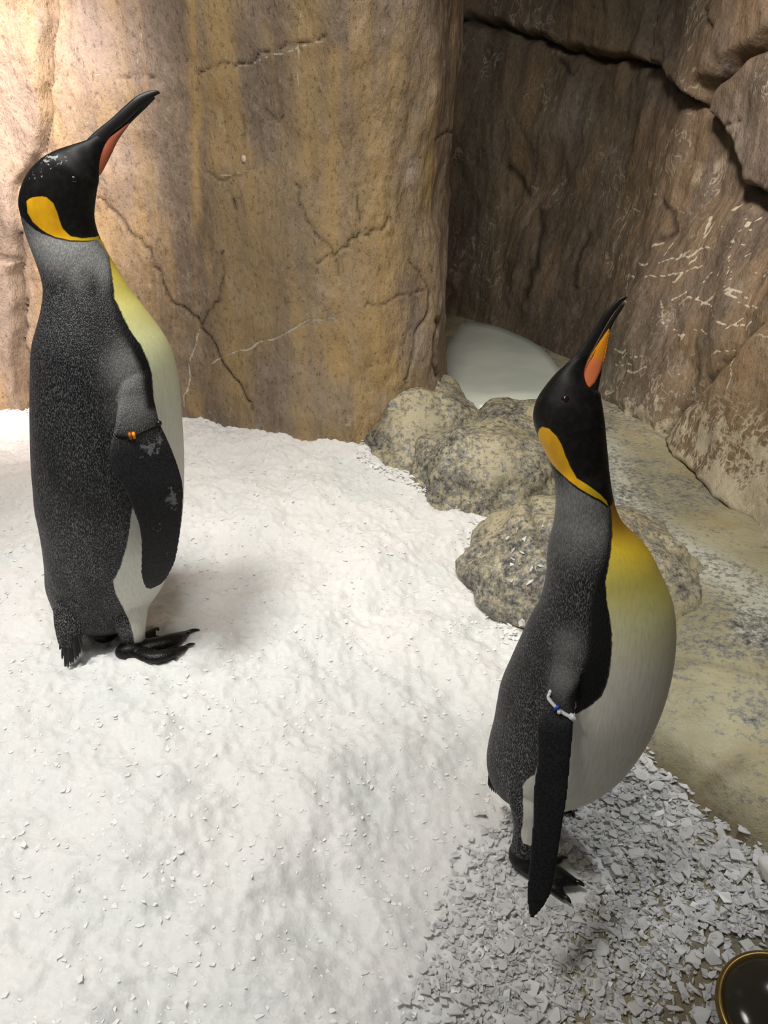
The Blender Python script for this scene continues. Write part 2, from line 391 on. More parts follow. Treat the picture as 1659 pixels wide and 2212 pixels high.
R_blocks = [([(900,-300),(960,30),(1000,40),(1100,65),(1230,110),(1330,130),(1420,140),(1425,60),(1440,-50),(1440,-300)], .06, 26),
 ([(1440,-300),(1440,-50),(1428,60),(1420,140),(1480,190),(1540,240),(1560,190),(1610,150),(1720,70),(1720,-300)], .075, 30),
 ([(1545,242),(1560,195),(1659,110),(1900,0),(1900,700),(1720,450),(1640,405),(1610,340),(1580,290)], .085, 30),
 ([(1440,950),(1520,860),(1600,780),(1659,715),(1900,500),(1900,1500),(1659,1170),(1560,1090),(1490,1020)], .055, 36),
 ([(1300,880),(1320,720),(1400,560),(1470,440),(1640,415),(1900,560),(1659,715),(1520,860),(1440,950)], .035, 60)]
R_lines = [(jitter([(960,25),(1000,40),(1100,65),(1230,110),(1330,130),(1420,140),(1480,190),(1540,240),(1590,310),(1620,380),(1660,415)],31,6),7,.03),
 (jitter([(1420,140),(1425,60),(1440,-50)],32,4),5,.02),(jitter([(1540,240),(1560,195),(1610,150),(1680,100)],33,5),7,.025),
 (jitter([(1440,950),(1520,860),(1600,780),(1665,710)],34,5),6,.02),(jitter([(1600,270),(1640,260)],35,2),3,.008),
 (jitter([(1240,620),(1260,560),(1275,500)],36),6,.012),(jitter([(1180,460),(1170,560),(1150,640)],37),8,.012),(jitter([(1440,430),(1455,480),(1440,520)],38),6,.01),
 (jitter([(1560,20),(1590,60)],39,2),5,.012),(jitter([(1210,130),(1240,160)],40,2),4,.01),(jitter([(1100,360),(1140,420)],41),8,.01)]
R_veins = [(jitter([(1440,565),(1490,550),(1550,535)],51,4),4,.02),(jitter([(1420,600),(1470,592),(1530,573)],52,4),3.5,.02),(jitter([(1590,535),(1620,500),(1655,465)],53,4),3.5,.02),
 (jitter([(1450,655),(1455,690),(1490,720),(1510,722)],54,3),4,.02),(jitter([(1600,550),(1608,620),(1630,650),(1665,660)],55,4),4,.02),(jitter([(1538,470),(1532,510),(1550,480)],56,3),5,.02),
 (jitter([(1605,915),(1608,980),(1625,995)],57,3),4,.02),(jitter([(1530,900),(1545,850),(1570,820)],58,3),4,.02),(jitter([(1640,740),(1645,800),(1630,840)],59,3),5,.02),
 (jitter([(1490,665),(1510,640),(1540,650),(1585,668)],60,3),3.5,.02),(jitter([(1380,800),(1430,790)],61,3),4,.02)]
for k in range(60):
    r = np.random.RandomState(100+k); x = r.uniform(1320, 1659); y = r.uniform(560, 860) if k < 42 else r.uniform(420, 620)
    a = r.uniform(-1.2, 1.2); L = r.uniform(12, 38); pts = [(x, y), (x+L*.5*math.cos(a)+r.normal()*4, y+L*.5*math.sin(a)+r.normal()*4), (x+L*math.cos(a), y+L*math.sin(a))]
    R_veins.append((np.array(pts), r.uniform(2, 4.5), .02))
def R_cream(Q, V):
    base = sstep(700, 900, Q[:, 1]-.35*np.clip(Q[:, 0]-1440, 0, 400)+.5*np.clip(1330-Q[:, 0], 0, 300)*-1)
    return .72*base*sstep(1230, 1330, Q[:, 0])+.5*sstep(940, 1060, Q[:, 1]-.45*(Q[:, 0]-1480))*sstep(1440, 1500, Q[:, 0])
wall_back = build_wall('wall_back', [(-.35,4.35),(.12,4.15),(.40,3.90),(.70,3.40),(.80,2.80),(.90,2.43),(.905,2.16),(.97,1.78),(1.12,1.3),(1.35,.7),(1.5,.2)], False, -.02, 2.1, .008,
    MAT_WALL_R, lambda z: .26*z-.10*np.clip(z-.75, 0, 2)-.04*np.exp(-(z/.1)**2), R_blocks, R_lines, R_veins, [(1640,780,960,70,.9),(1580,840,900,40,.6),(1420,250,400,60,.4)],
    [(1230,250,60,60,.6),(1620,300,60,90,.6),(1450,180,80,60,.2),(1400,900,60,50,.6),(1330,810,40,60,.5)], R_cream, 1.25)

# ------------------------------------------------------------------ structure: rock floor
def heightfield(name, x0, x1, y0, y1, st, fn, mat, keep=None):
    xs = np.arange(x0, x1, st); ys = np.arange(y0, y1, st); X, Y = np.meshgrid(xs, ys, indexing='ij')
    Z = fn(X.ravel(), Y.ravel()); V = np.stack([X.ravel(), Y.ravel(), Z], -1)
    Fc = np.array(grid_faces(len(xs), len(ys)))[:, ::-1].tolist()
    if keep is not None:
        kp = keep(V); Fc = [f for f in Fc if kp[f[0]] and kp[f[2]]]; use = np.zeros(len(V), bool); use[np.array(Fc).ravel()] = True
        mp = np.cumsum(use)-1; Fc = mp[np.array(Fc)].tolist(); V = V[use]
    return new_obj(name, V, Fc, mat), V
flo, FV = heightfield('floor', -1.9, 1.75, .12, 4.4, .013, floor_z, MAT_FLOOR)
FQ = project(FV)
fc, fm = cracks(FQ, [(jitter([(1400,1455),(1460,1432),(1560,1440),(1659,1470)],71,4),9,.012),(jitter([(1460,1560),(1520,1530),(1560,1510)],72,4),4,.004)])
attr(flo, 'crack', fm*.5)
pal = np.exp(-(line_dist(FQ, [(1310,980),(1340,1085),(1420,1165),(1540,1225),(1640,1290),(1720,1350)])/38)**2)
pal = np.maximum(pal, sstep(-15, 15, poly_sdf(FQ, [(1590,1300),(1700,1270),(1750,1450),(1640,1400),(1585,1370)])))
pal = pal*sstep(1480, 1400, FQ[:, 1]); attr(flo, 'pale', pal)
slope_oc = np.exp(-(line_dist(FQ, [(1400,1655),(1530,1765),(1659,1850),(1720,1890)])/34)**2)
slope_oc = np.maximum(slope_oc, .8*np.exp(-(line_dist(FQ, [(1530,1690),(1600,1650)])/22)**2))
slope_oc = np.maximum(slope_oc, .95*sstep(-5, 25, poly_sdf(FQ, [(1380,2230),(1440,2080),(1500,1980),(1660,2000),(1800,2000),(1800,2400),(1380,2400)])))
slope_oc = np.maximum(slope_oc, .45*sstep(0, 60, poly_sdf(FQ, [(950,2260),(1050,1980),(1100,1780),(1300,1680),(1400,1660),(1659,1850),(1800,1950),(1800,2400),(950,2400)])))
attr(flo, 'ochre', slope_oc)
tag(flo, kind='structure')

# ------------------------------------------------------------------ snow field
WALL_BACK = np.array([(-3,2.53),(-1.6,2.53),(-1.2,2.48),(-.6,2.36),(-.17,2.22),(.0,2.25),(.14,2.37),(.2,2.5),(.2,4),(-3,4)])
sno, SV = heightfield('snow_field', -1.95, .80, .2, 2.55, .0055, snow_z, MAT_SNOW, lambda V: (poly_sdf(V[:, :2], WALL_BACK) < 0) & (poly_sdf(V[:, :2], PLAT) < .02))
tag(sno, 'deep white crushed snow covering the ground between the rocks', 'snow', kind='stuff')

# ------------------------------------------------------------------ pool
def pool():
    pts = []
    for px, py in [(1000,690),(1060,700),(1120,722),(1170,750),(1205,790),(1230,840),(1190,862),(1120,862),(1030,868),(980,840),(960,760)]:
        pts.append(on_z(px, py, .118))
    pts = crom(np.array(pts+[pts[0]]), 6)[:-1]; c = pts.mean(0); V = [c+(0, 0, .002)]; Fc = []; n = len(pts)
    for k, s in enumerate((.5, .8, .97, 1.0)):
        V += list(c+(pts-c)*s+np.array([0, 0, .002 if s < 1 else -.03]))
    for j in range(n): Fc.append([0, 1+j, 1+(j+1) % n])
    for r in range(3):
        for j in range(n):
            k = (j+1) % n; Fc.append([1+r*n+j, 1+(r+1)*n+j, 1+(r+1)*n+k, 1+r*n+k])
    m = M('pool_ice', .3, .4)
    c1 = m.mix(m.ramp(m.noise(2.2, None, 4), .38, .62), (.58, .64, .56), (.74, .76, .68))
    m.col(m.mix(m.ramp(m.noise(26, m.vec((1, 2, 1)), 4, .7), .68, .74), c1, (.15, .16, .14)))
    m.bump(m.noise(7, None, 3), .1, .01)
    o = new_obj('frozen_pool', np.array(V), Fc, m.m)
    tag(o, 'pale green frozen pool in the hollow behind the boulders', 'pool')
pool()

# ------------------------------------------------------------------ boulders
def boulder(c, r, yaw, seed, label, rock_lines, tilt=0., pale=None, sq=2.3, ochre=None):
    bm = bmesh.new(); bmesh.ops.create_icosphere(bm, subdivisions=6, radius=1.0)
    V = np.array([v.co[:] for v in bm.verts]); Fc = [[v.index for v in f.verts] for f in bm.faces]; bm.free()
    V /= (np.abs(V)**sq).sum(1)[:, None]**(1/sq)
    n0 = V/np.linalg.norm(V, axis=1)[:, None]
    S = V*np.array(r); R = np.array(r).mean()
    d = R*(.15*perlin(V*1.1+seed*3.1)+.10*perlin(V*2.4+seed*5.7)+.04*fbm(V*5+seed, 3))
    S = S+n0*d[:, None]
    ct, stn = math.cos(tilt), math.sin(tilt); S = np.stack([S[:, 0]*ct+S[:, 2]*stn, S[:, 1], -S[:, 0]*stn+S[:, 2]*ct], -1)
    cy, sy = math.cos(yaw), math.sin(yaw); S = np.stack([S[:, 0]*cy-S[:, 1]*sy, S[:, 0]*sy+S[:, 1]*cy, S[:, 2]], -1)
    W = S+np.array(c); Q = project(W)+np.stack([perlin(W*20), perlin(W*20+5)], -1)*6
    cd, cm = cracks(Q, rock_lines); nn = S/np.linalg.norm(S, axis=1)[:, None]
    S = S-nn*cd[:, None]
    o = new_obj('boulder', S, Fc, MAT_BOULDER); o.location = c
    attr(o, 'crack', cm*.8); attr(o, 'pale', np.zeros(len(S)) if pale is None else pale(Q))
    attr(o, 'ochre', np.zeros(len(S)) if ochre is None else ochre(Q))
    tag(o, label, 'boulder'); return o
boulder((.095, 2.36, .10), (.215, .27, .205), .25, 1, 'rounded grey speckled boulder at the foot of the tan wall', [(jitter([(790,950),(850,990),(865,1010)],81,2),3,.004)],
        ochre=lambda Q: np.exp(-((Q[:, 0]-815)/22)**2-((Q[:, 1]-900)/30)**2))
boulder((.285, 2.09, .07), (.215, .225, .19), -.3, 2, 'cream and grey boulder wedged between two other boulders', [])
boulder((.46, 1.635, .045), (.275, .235, .17), -.40, 3, 'low speckled boulder with ice chips lying on it', [(jitter([(1135,1075),(1150,1140),(1185,1200)],82,3),7,.015)])
boulder((.46, 2.45, .06), (.20, .20, .13), .1, 4, 'low rock between the frozen pool and the other boulders', [])


# ------------------------------------------------------------------ penguin plumage
def plumage(name, warm):
    m = M(name, .55, .22)
    fm_ = m.vec((1, 1, .30))
    wob = m.noise(38, None, 2)
    cell = m.noise(860, fm_, 1.5, .5)
    cell2 = m.vor(780, fm_, 'F1')
    pat = m.math('ADD', m.math('MULTIPLY', cell, .6), m.math('MULTIPLY', cell2, .55))
    tips = m.ramp(pat, .52, .78)
    big = m.noise(14, m.vec((1, 1, .5)), 3)
    low = m.ramp(m.at('low'), 0, 1, .052, .115)
    tipc = m.mix(m.at('low'), (.12, .12, .126), (.23, .23, .24))
    c = m.mix(m.math('MULTIPLY', tips, m.ramp(big, .3, .6, .45, 1)), (.007, .007, .0075), tipc)
    # smooth light grey of the neck and shoulder
    gk = 1.0 if warm else 1.45
    g = m.mix(m.ramp(m.noise(560, fm_, 2), .35, .65), (.13*gk, .13*gk, .128*gk), (.215*gk, .215*gk, .21*gk))
    c = m.mix(m.at('grey'), c, g)
    # black band at the side of the breast
    e = m.math('MULTIPLY', m.math('SUBTRACT', m.noise(210, m.vec((1, 1, .5)), 3, .6), .5), 6.0)
    band = m.ramp(m.math('ADD', m.at('sd_band'), e), -9, 9)
    c = m.mix(band, c, (.006, .006, .006))
    # breast, yellow at the top
    tt = m.math('ADD', m.at('front_t'), m.math('MULTIPLY', m.math('SUBTRACT', m.noise(12, m.vec((1, 1, .25)), 3), .5), .1))
    if warm:
        fr = m.cr(tt, [(0.0, (.20, .085, .008)), (.14, (.42, .21, .010)), (.25, (.74, .53, .03)), (.40, (.62, .55, .13)), (.58, (.62, .59, .34)), (.8, (.64, .62, .53)), (1, (.68, .66, .60))])
    else:
        fr = m.cr(tt, [(0.0, (.55, .36, .015)), (.10, (.58, .43, .04)), (.24, (.60, .53, .13)), (.42, (.60, .60, .30)), (.62, (.62, .65, .47)), (.8, (.66, .67, .58)), (1, (.70, .69, .63))])
    fib = m.noise(260, m.vec((1, 1, .14)), 3)
    fr = m.mix(m.ramp(fib, .62, .3, 0, .18), fr, (.25, .24, .16))
    fmask = m.ramp(m.math('ADD', m.at('sd_front'), e), -1.6, 1.6)
    c = m.mix(fmask, c, fr)
    # black hood, golden ear patch
    hood = m.ramp(m.math('ADD', m.at('sd_head'), m.math('MULTIPLY', e, .5)), -2.5, 2.5)
    hc = m.mix(m.ramp(m.noise(120, None, 3), .4, .7), (.0045, .0043, .0042), (.011, .010, .009))
    c = m.mix(hood, c, hc)
    ear = m.ramp(m.math('ADD', m.at('sd_ear'), m.math('MULTIPLY', e, .4)), -1.4, 1.4)
    yc = m.mix(m.ramp(m.noise(60, m.vec((1, 1, .5)), 3), .35, .7), (.80, .42, .010), (.68, .33, .008))
    c = m.mix(m.ramp(m.at('ear_t'), 0, 1), c, c) if False else c
    yc = m.mix(m.at('ear_t'), yc, (.50, .36, .012))
    c = m.mix(ear, c, yc)
    # flippers and feet
    fl = m.mix(m.ramp(m.vor(300, m.vec((1, 1, 1)), 'F1'), .3, .7), (.020, .020, .022), (.011, .011, .012))
    c = m.mix(m.at('flip'), c, fl)
    ft = m.mix(m.ramp(m.noise(170, None, 4, .7), .45, .7), (.0055, .0052, .005), (.020, .018, .016))
    c = m.mix(m.at('foot'), c, ft)
    # frost sticking to the feathers
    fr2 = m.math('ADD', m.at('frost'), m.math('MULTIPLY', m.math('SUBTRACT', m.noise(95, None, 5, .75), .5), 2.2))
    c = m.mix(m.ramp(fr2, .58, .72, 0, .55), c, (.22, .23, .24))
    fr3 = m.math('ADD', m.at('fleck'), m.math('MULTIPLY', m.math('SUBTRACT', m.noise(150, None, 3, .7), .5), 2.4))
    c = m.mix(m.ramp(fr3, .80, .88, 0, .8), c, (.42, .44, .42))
    m.col(c)
    m.b.inputs['Sheen Weight'].default_value = .0
    r = m.ramp(m.at('foot'), 0, 1, .5, .38); m.rough(r)
    tex = m.math('SUBTRACT', 1.0, m.math('MAXIMUM', m.math('MAXIMUM', fmask, hood), m.math('MAXIMUM', m.at('flip'), m.at('foot'))))
    tex = m.math('MULTIPLY', tex, m.math('SUBTRACT', 1.0, m.math('MULTIPLY', m.at('grey'), .65)))
    b = m.bump(m.math('MULTIPLY', pat, tex), .9, .002)
    b = m.bump(m.math('MULTIPLY', fib, fmask), .18, .0015, b)
    sm = m.math('MAXIMUM', m.at('flip'), m.at('foot'))
    m.bump(m.math('MULTIPLY', m.vor(420, m.vec((1, 1, 1)), 'F1'), sm), .35, .001, b)
    return m.m
MAT_CLAW = plain('claw_horn', (.008, .0075, .007), .3, .5)
MAT_EYE = plain('eye_gloss', (.012, .006, .004), .05, .6)
MAT_TAIL = plain('tail_quill', (.010, .010, .011), .45, .35)
def bill_mat():
    m = M('bill_horn', .42, .4)
    n = m.noise(90, m.vec((1, 1, .3)), 4, .7)
    m.col(m.mix(n, (.006, .0055, .005), (.016, .015, .014))); m.bump(n, .25, .002); return m.m
MAT_BILL = bill_mat()
def plate_mat(name, c1, c2, c3):
    m = M(name, .33, .45)
    c = m.mix(m.ramp(m.math('ADD', m.at('t'), m.math('MULTIPLY', m.math('SUBTRACT', m.noise(60, None, 3), .5), .1)), .38, .62), c1, c2)
    c = m.mix(m.ramp(m.at('t'), .1, .03), c, c3)
    m.col(c); return m.m

UPV = np.array([0, 0, 1.])
def station_rings(pairs, ycs, yaws, ratios, sub=5, seg=56, sq=2.0):
    """pairs: (Lx,Ly,Rx,Ry) outline pixels; each ring stands at depth ycs on the bird's own midline plane"""
    K = np.hstack([np.asarray(pairs, float), np.asarray(ycs, float).reshape(-1, 1), np.asarray(yaws, float).reshape(-1, 1), np.asarray(ratios, float).reshape(-1, 1)])
    K = crom(K, sub); R = []; info = []
    th = np.linspace(0, 2*math.pi, seg, endpoint=False)
    for lx, ly, rx, ry, yc, yw, ra in K:
        yw = math.radians(yw); f = np.array([math.cos(yw), math.sin(yw), 0]); l = np.array([-math.sin(yw), math.cos(yw), 0])
        c = on_y((lx+rx)/2, (ly+ry)/2, yc); tgt = np.array([(rx-lx)/2, (ry-ly)/2]); e = tgt/np.linalg.norm(tgt); half = np.linalg.norm(tgt)
        h = 1e-3; p0 = project(c); J = np.stack([(project(c+f*h)-p0)/h, (project(c+UPV*h)-p0)/h], 1)
        ab = np.linalg.solve(J, tgt); u = f*ab[0]+UPV*ab[1]; v = l*(np.linalg.norm(u)*ra)
        for it in range(6):
            cs = np.sign(np.cos(th))*np.abs(np.cos(th))**(2/sq); sn = np.sign(np.sin(th))*np.abs(np.sin(th))**(2/sq)
            ring = c+cs[:, None]*u+sn[:, None]*v
            q = (project(ring)-np.array([(lx+rx)/2, (ly+ry)/2]))@e
            s = 2*half/(q.max()-q.min()); u = u*s; v = v*s
            mid = (q.max()+q.min())/2; uu = u/np.linalg.norm(u)
            dpx = ((project(c+uu*h)-project(c))/h)@e; c = c-uu*mid/dpx
        R.append(c+cs[:, None]*u+sn[:, None]*v); info.append((c, f, l))
    return np.array(R), info

def foot(toes, gzv, web=True):
    """toes: list of pixel polylines (ankle -> toe end), claw tip pixel"""
    shells = []; claws = []; ends = []
    for pts, rad, claw in toes:
        P = [on_z(a, b, gzv+r*.75) for (a, b), r in zip(pts, rad)]
        shells.append(tube(P, rad, 12, .75, 4)); ends.append(P)
        tip = on_z(claw[0], claw[1], gzv+.003)
        claws.append((P[-1], tip, rad[-1]))
    if web:
        for A, B in zip(ends[:-1], ends[1:]):
            a0, a1, b0, b1 = A[0], A[0]+(A[-1]-A[0])*.72, B[0], B[0]+(B[-1]-B[0])*.72
            mid = (a1+b1)/2*.8+(a0+b0)/2*.2
            q = np.array([a0, a1, mid, b1, b0]); t = np.array([0, 0, .0035])
            V = np.vstack([q+t, q-t]); n = 5
            Fc = [[0, 1, 2, 3, 4], [9, 8, 7, 6, 5]]+[[k, k+n, (k+1) % n+n, (k+1) % n] for k in range(n)]
            Fc = [[0, 1, 2], [0, 2, 4], [2, 3, 4], [7, 6, 5], [9, 7, 5], [9, 8, 7]]+Fc[2:]
            shells.append((V, Fc))
    return shells, claws

def patch_on(bvh, poly, origin_fix, off=.0012, step=.8):
    """small raised shell over the surface seen inside a pixel outline"""
    poly = np.asarray(poly, float); x0, y0 = poly.min(0); x1, y1 = poly.max(0)
    xs = np.arange(x0, x1+step, step); ys = np.arange(y0, y1+step, step); idx = {}; V = []; N = []; tt = []
    G = np.array([(x, y) for x in xs for y in ys]); S = poly_sdf(G, poly)
    for (x, y), s in zip(G, S):
        if s < -step*.3: continue
        r = ray(x, y); hit = bvh.ray_cast(Vector(CAM), Vector(r).normalized())
        if hit[0] is None: continue
        idx[(round((x-x0)/step), round((y-y0)/step))] = len(V); n = np.array(hit[1])
        V.append(np.array(hit[0])+n*off*min(1, max(.1, (s+step)/5))); tt.append((x, y))
    Fc = []
    for (i, j) in idx:
        q = [(i, j), (i+1, j), (i+1, j+1), (i, j+1)]
        if all(k in idx for k in q): Fc.append([idx[k] for k in q])
    return np.array(V), Fc, np.array(tt)

def penguin(cfg):
    root = bpy.data.objects.new(cfg['name'], None); COL.objects.link(root)
    base = np.array(cfg['base']); root.location = base; root.empty_display_size = .1
    tag(root, cfg['label'], 'penguin', cfg.get('group'))
    bp = cfg['body']
    R, info = station_rings([b[:4] for b in bp], [b[4] for b in bp], [b[5] for b in bp], [b[6] for b in bp])
    body = loft_rings(R)
    legs = []
    for lg in cfg['legs']:
        q, _ = station_rings([b[:4] for b in lg], [b[4] for b in lg], [b[5] for b in lg], [b[6] for b in lg], 4, 36); legs.append(loft_rings(q))
    flips = []
    for fp in cfg['flippers']:
        q, _ = station_rings([b[:4] for b in fp], [b[4] for b in fp], [b[5] for b in fp], [b[6] for b in fp], 5, 44, 2.7); flips.append(loft_rings(q))
    # far flipper: the near one mirrored in the midline plane of the trunk
    cM, fM, lM = info[len(info)//2]
    fv, ff = flips[0]; dl = (fv-cM)@lM; far = fv-2*dl[:, None]*lM; flips.append((far, [x[::-1] for x in ff]))
    fshell = []; claws = []
    for toes in cfg['feet']:
        s, cl = foot(toes, cfg['gz']); fshell += s; claws += cl
    for (px, py, z, rf, rl, ru, yw) in cfg['heels']:
        a = math.radians(yw); c = on_z(px, py, cfg['gz']+z)
        fshell.append(ellipsoid(c, np.array([math.cos(a), math.sin(a), 0]), np.array([-math.sin(a), math.cos(a), 0]), UPV, rf, rl, ru))
    V, Fc = merge([body]+legs+flips+fshell)
    tmp = new_obj('tmp', V, Fc); md = tmp.modifiers.new('r', 'REMESH'); md.mode = 'VOXEL'; md.voxel_size = .0019
    sm = tmp.modifiers.new('s', 'SMOOTH'); sm.factor = .5; sm.iterations = 6
    dg = bpy.context.evaluated_depsgraph_get(); me = bpy.data.meshes.new_from_object(tmp.evaluated_get(dg))
    bpy.data.objects.remove(tmp)
    n = len(me.vertices); W = np.zeros(n*3); me.vertices.foreach_get('co', W); W = W.reshape(-1, 3)
    polys = [list(p.vertices) for p in me.polygons]
    bvh = BVHTree.FromPolygons([Vector(x) for x in W], polys)
    me.vertices.foreach_set('co', (W-base).ravel()); me.update()
    me.polygons.foreach_set('use_smooth', np.ones(len(me.polygons), bool))
    me.name = 'body'; o = bpy.data.objects.new('body', me); COL.objects.link(o); o.parent = root; me.materials.append(cfg['mat'])
    # mirror far side onto near side, then read the markings
    C = np.array([i[0] for i in info]); Ls = np.array([i[2] for i in info])
    near = np.argmin(((W[:, None, 2]-C[None, ::3, 2])**2*1.0+((W[:, None, :2]-C[None, ::3, :2])**2).sum(2)*.35), axis=1)*3
    lat = ((W-C[near])*Ls[near]).sum(1); Wm = W-np.where(lat > 0, 2*lat, 0)[:, None]*Ls[near]
    Q = project(Wm)
    def tree(shells):
        v, f = merge(shells); return BVHTree.FromPolygons([Vector(x) for x in v], f)
    tb, tf, tk = tree([body]+legs), tree(flips), tree(fshell)
    db = np.array([tb.find_nearest(Vector(x))[3] for x in W]); df = np.array([tf.find_nearest(Vector(x))[3] for x in W]); dk = np.array([tk.find_nearest(Vector(x))[3] for x in W])
    isf = sstep(.001, .005, db-df); flip = isf*sstep(*cfg['flip_y'], Q[:, 1]); footm = sstep(-.004, .002, db-dk)*(Wm[:, 2] < cfg['gz']+cfg['foot_top'])
    attr(o, 'flip', np.clip(flip, 0, 1)); attr(o, 'foot', np.clip(footm, 0, 1))
    attr(o, 'sd_front', poly_sdf(Q, cfg['front'])-isf*200); attr(o, 'sd_head', poly_sdf(Q, cfg['hood'])); attr(o, 'sd_ear', poly_sdf(Q, cfg['ear']))
    bd = np.interp(Q[:, 1], *cfg['band_w']); attr(o, 'sd_band', bd-line_dist(Q, cfg['band'])-np.where(bd < 1, 50, 0))
    attr(o, 'front_t', np.clip((Q[:, 1]-cfg['front_y'][0])/(cfg['front_y'][1]-cfg['front_y'][0]), 0, 1))
    g = np.zeros(n)
    for x, y, rx, ry, a in cfg['grey']: g = np.maximum(g, a*np.exp(-(((Q[:, 0]-x)/rx)**2+((Q[:, 1]-y)/ry)**2)**1.3))
    for x, y, rx, ry, a in cfg.get('dark', []): g = g*(1-a*np.exp(-(((Q[:, 0]-x)/rx)**2+((Q[:, 1]-y)/ry)**2)))
    attr(o, 'grey', g)
    attr(o, 'low', sstep(*cfg['low_y'], Q[:, 1]))
    attr(o, 'ear_t', sstep(*cfg['ear_x'], Q[:, 0]))
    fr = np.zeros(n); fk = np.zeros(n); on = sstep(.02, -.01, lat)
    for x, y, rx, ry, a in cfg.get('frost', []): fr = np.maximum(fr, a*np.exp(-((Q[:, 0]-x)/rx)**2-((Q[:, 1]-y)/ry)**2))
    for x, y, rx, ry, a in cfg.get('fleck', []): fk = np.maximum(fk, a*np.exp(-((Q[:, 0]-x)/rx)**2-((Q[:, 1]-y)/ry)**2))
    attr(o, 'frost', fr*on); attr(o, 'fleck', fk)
    # bill
    cH, fH, lH = info[0]
    for nm, key in (('upper_bill', 'bill_up'), ('lower_bill', 'bill_lo')):
        st = cfg[key]; q, _ = station_rings([b[:4] for b in st], [b[4] for b in st], [b[5] for b in st], [b[6] for b in st], 5, 28)
        v, f = loft_rings(q); new_obj(nm, v-base, f, MAT_BILL, root)
        if key == 'bill_lo': lowb = BVHTree.FromPolygons([Vector(x) for x in v], f)
    v, f, tt = patch_on(lowb, cfg['plate'], None)
    a, b = np.array(cfg['plate_axis'][0]), np.array(cfg['plate_axis'][1]); t = ((tt-a)@(b-a))/((b-a)@(b-a))
    for sgn in (0, 1):
        vv = v if not sgn else v-2*((v-cH)@lH)[:, None]*lH
        p = new_obj('bill_plate', vv-base, f if not sgn else [x[::-1] for x in f], cfg['plate_mat'], root); attr(p, 't', t)
        md = p.modifiers.new('s', 'SOLIDIFY'); md.thickness = .0016; md.offset = 0
        p['label'] = cfg['plate_label']
    # eyes
    r = ray(*cfg['eye']); hit = bvh.ray_cast(Vector(CAM), Vector(r).normalized()); e0 = np.array(hit[0])-np.array(hit[1])*.0025
    for sgn in (0, 1):
        ee = e0 if not sgn else e0-2*((e0-cH)@lH)*lH
        v, f = ellipsoid(ee, fH, lH, UPV, .0055, .0045, .0055, 10, 14); new_obj('eye', v-base, f, MAT_EYE, root)
    # claws
    for p, tip, r in claws:
        d = tip-p; v, f = tube([p, p+d*.4+np.array([0, 0, .003]), p+d*.75+np.array([0, 0, .002]), tip], [r*.6, r*.55, r*.45, .0014], 8, 1, 3, round_end=False)
        new_obj('claw', v-base, f, MAT_CLAW, root)
    # tail feathers
    for k, ((bx, by), (tx, ty), wd) in enumerate(cfg['tail']):
        A = on_y(bx, by, cfg['tail_y'][0]+.004*(k % 3)); B = on_y(tx, ty, cfg['tail_y'][1]+.004*(k % 3)); d = B-A; L = np.linalg.norm(d); d /= L
        sd = np.cross(d, np.array([0, -1., .2])); sd /= np.linalg.norm(sd); nn = np.cross(sd, d)
        rows = []
        for s, wv in ((0, .7), (.25, 1), (.6, 1), (.82, .8), (.94, .45), (1, .08)):
            p = A+d*L*s; rows.append([p-sd*wd*wv, p+nn*.0012, p+sd*wd*wv, p-nn*.0008])
        v, f = loft_rings(rows); new_obj('tail_feather', v-base, f, MAT_TAIL, root, smooth=False)
    return root, bvh, base

def surf(bvh, px, py, off):
    r = ray(px, py); h = bvh.ray_cast(Vector(CAM), Vector(r).normalized())
    return np.array(h[0]) + np.array(h[1])*off if h[0] else None
def rounded_box(c, ax, dims, name, mat, parent, base):
    bm = bmesh.new(); bmesh.ops.create_cube(bm, size=1); bmesh.ops.bevel(bm, geom=bm.edges[:], offset=.15, segments=2, affect='EDGES')
    V = np.array([v.co[:] for v in bm.verts]); Fc = [[v.index for v in f.verts] for f in bm.faces]; bm.free()
    P = np.array(c)+V[:, :1]*ax[0]*dims[0]+V[:, 1:2]*ax[1]*dims[1]+V[:, 2:]*ax[2]*dims[2]
    return new_obj(name, P-base, Fc, mat, parent)

# ------------------------------------------------------------------ left penguin
def yl(px, Y0=1.36): return Y0
LB = []
hy = 14
for a in [(196,300,217,375),(152,313,214,391),(113,327,211,405),(79,349,208,425),(52,385,206,441),(39,430,204,463),(44,466,206,480)]:
    LB.append((*a, 1.345, hy, .62))
LB[0] = (*LB[0][:4], 1.355, hy, .50); LB[1] = (*LB[1][:4], 1.352, hy, .56)
LB[0] = (186,302,214,378, 1.353, hy, .46); LB.insert(0, (214,288,218,350, 1.36, hy, .34)); LB.insert(0, (238,272,234,304, 1.366, hy, .22))
for a, yw, ra in [((52,498,213,505),16,.72),((63,530,225,530),20,.8),((76,565,243,562),24,.84),((87,599,268,600),28,.86),((92,628,288,630),31,.88),((90,656,311,658),33,.9),((85,685,333,686),35,.9),
        ((76,720,358,720),36,.9),((68,751,373,751),37,.9),((65,783,382,785),38,.9),((64,832,389,832),38,.9),((63,895,394,895),38,.9),((64,958,398,958),38,.9),((66,1021,398,1022),38,.9),
        ((70,1069,396,1069),38,.9),((74,1116,391,1116),38,.9),((82,1154,383,1154),38,.9),((90,1199,370,1199),38,.9),((95,1243,352,1243),38,.9),((97,1281,328,1281),38,.9),((106,1308,313,1308),38,.88),((118,1334,298,1332),38,.84),((136,1352,262,1352),38,.75),((160,1362,244,1362),38,.6)]:
    LB.append((*a, 1.35, yw, ra))
gl = gz(*on_z(290, 1410, .085)[:2])
yF = on_z(290, 1410, gl)[1]
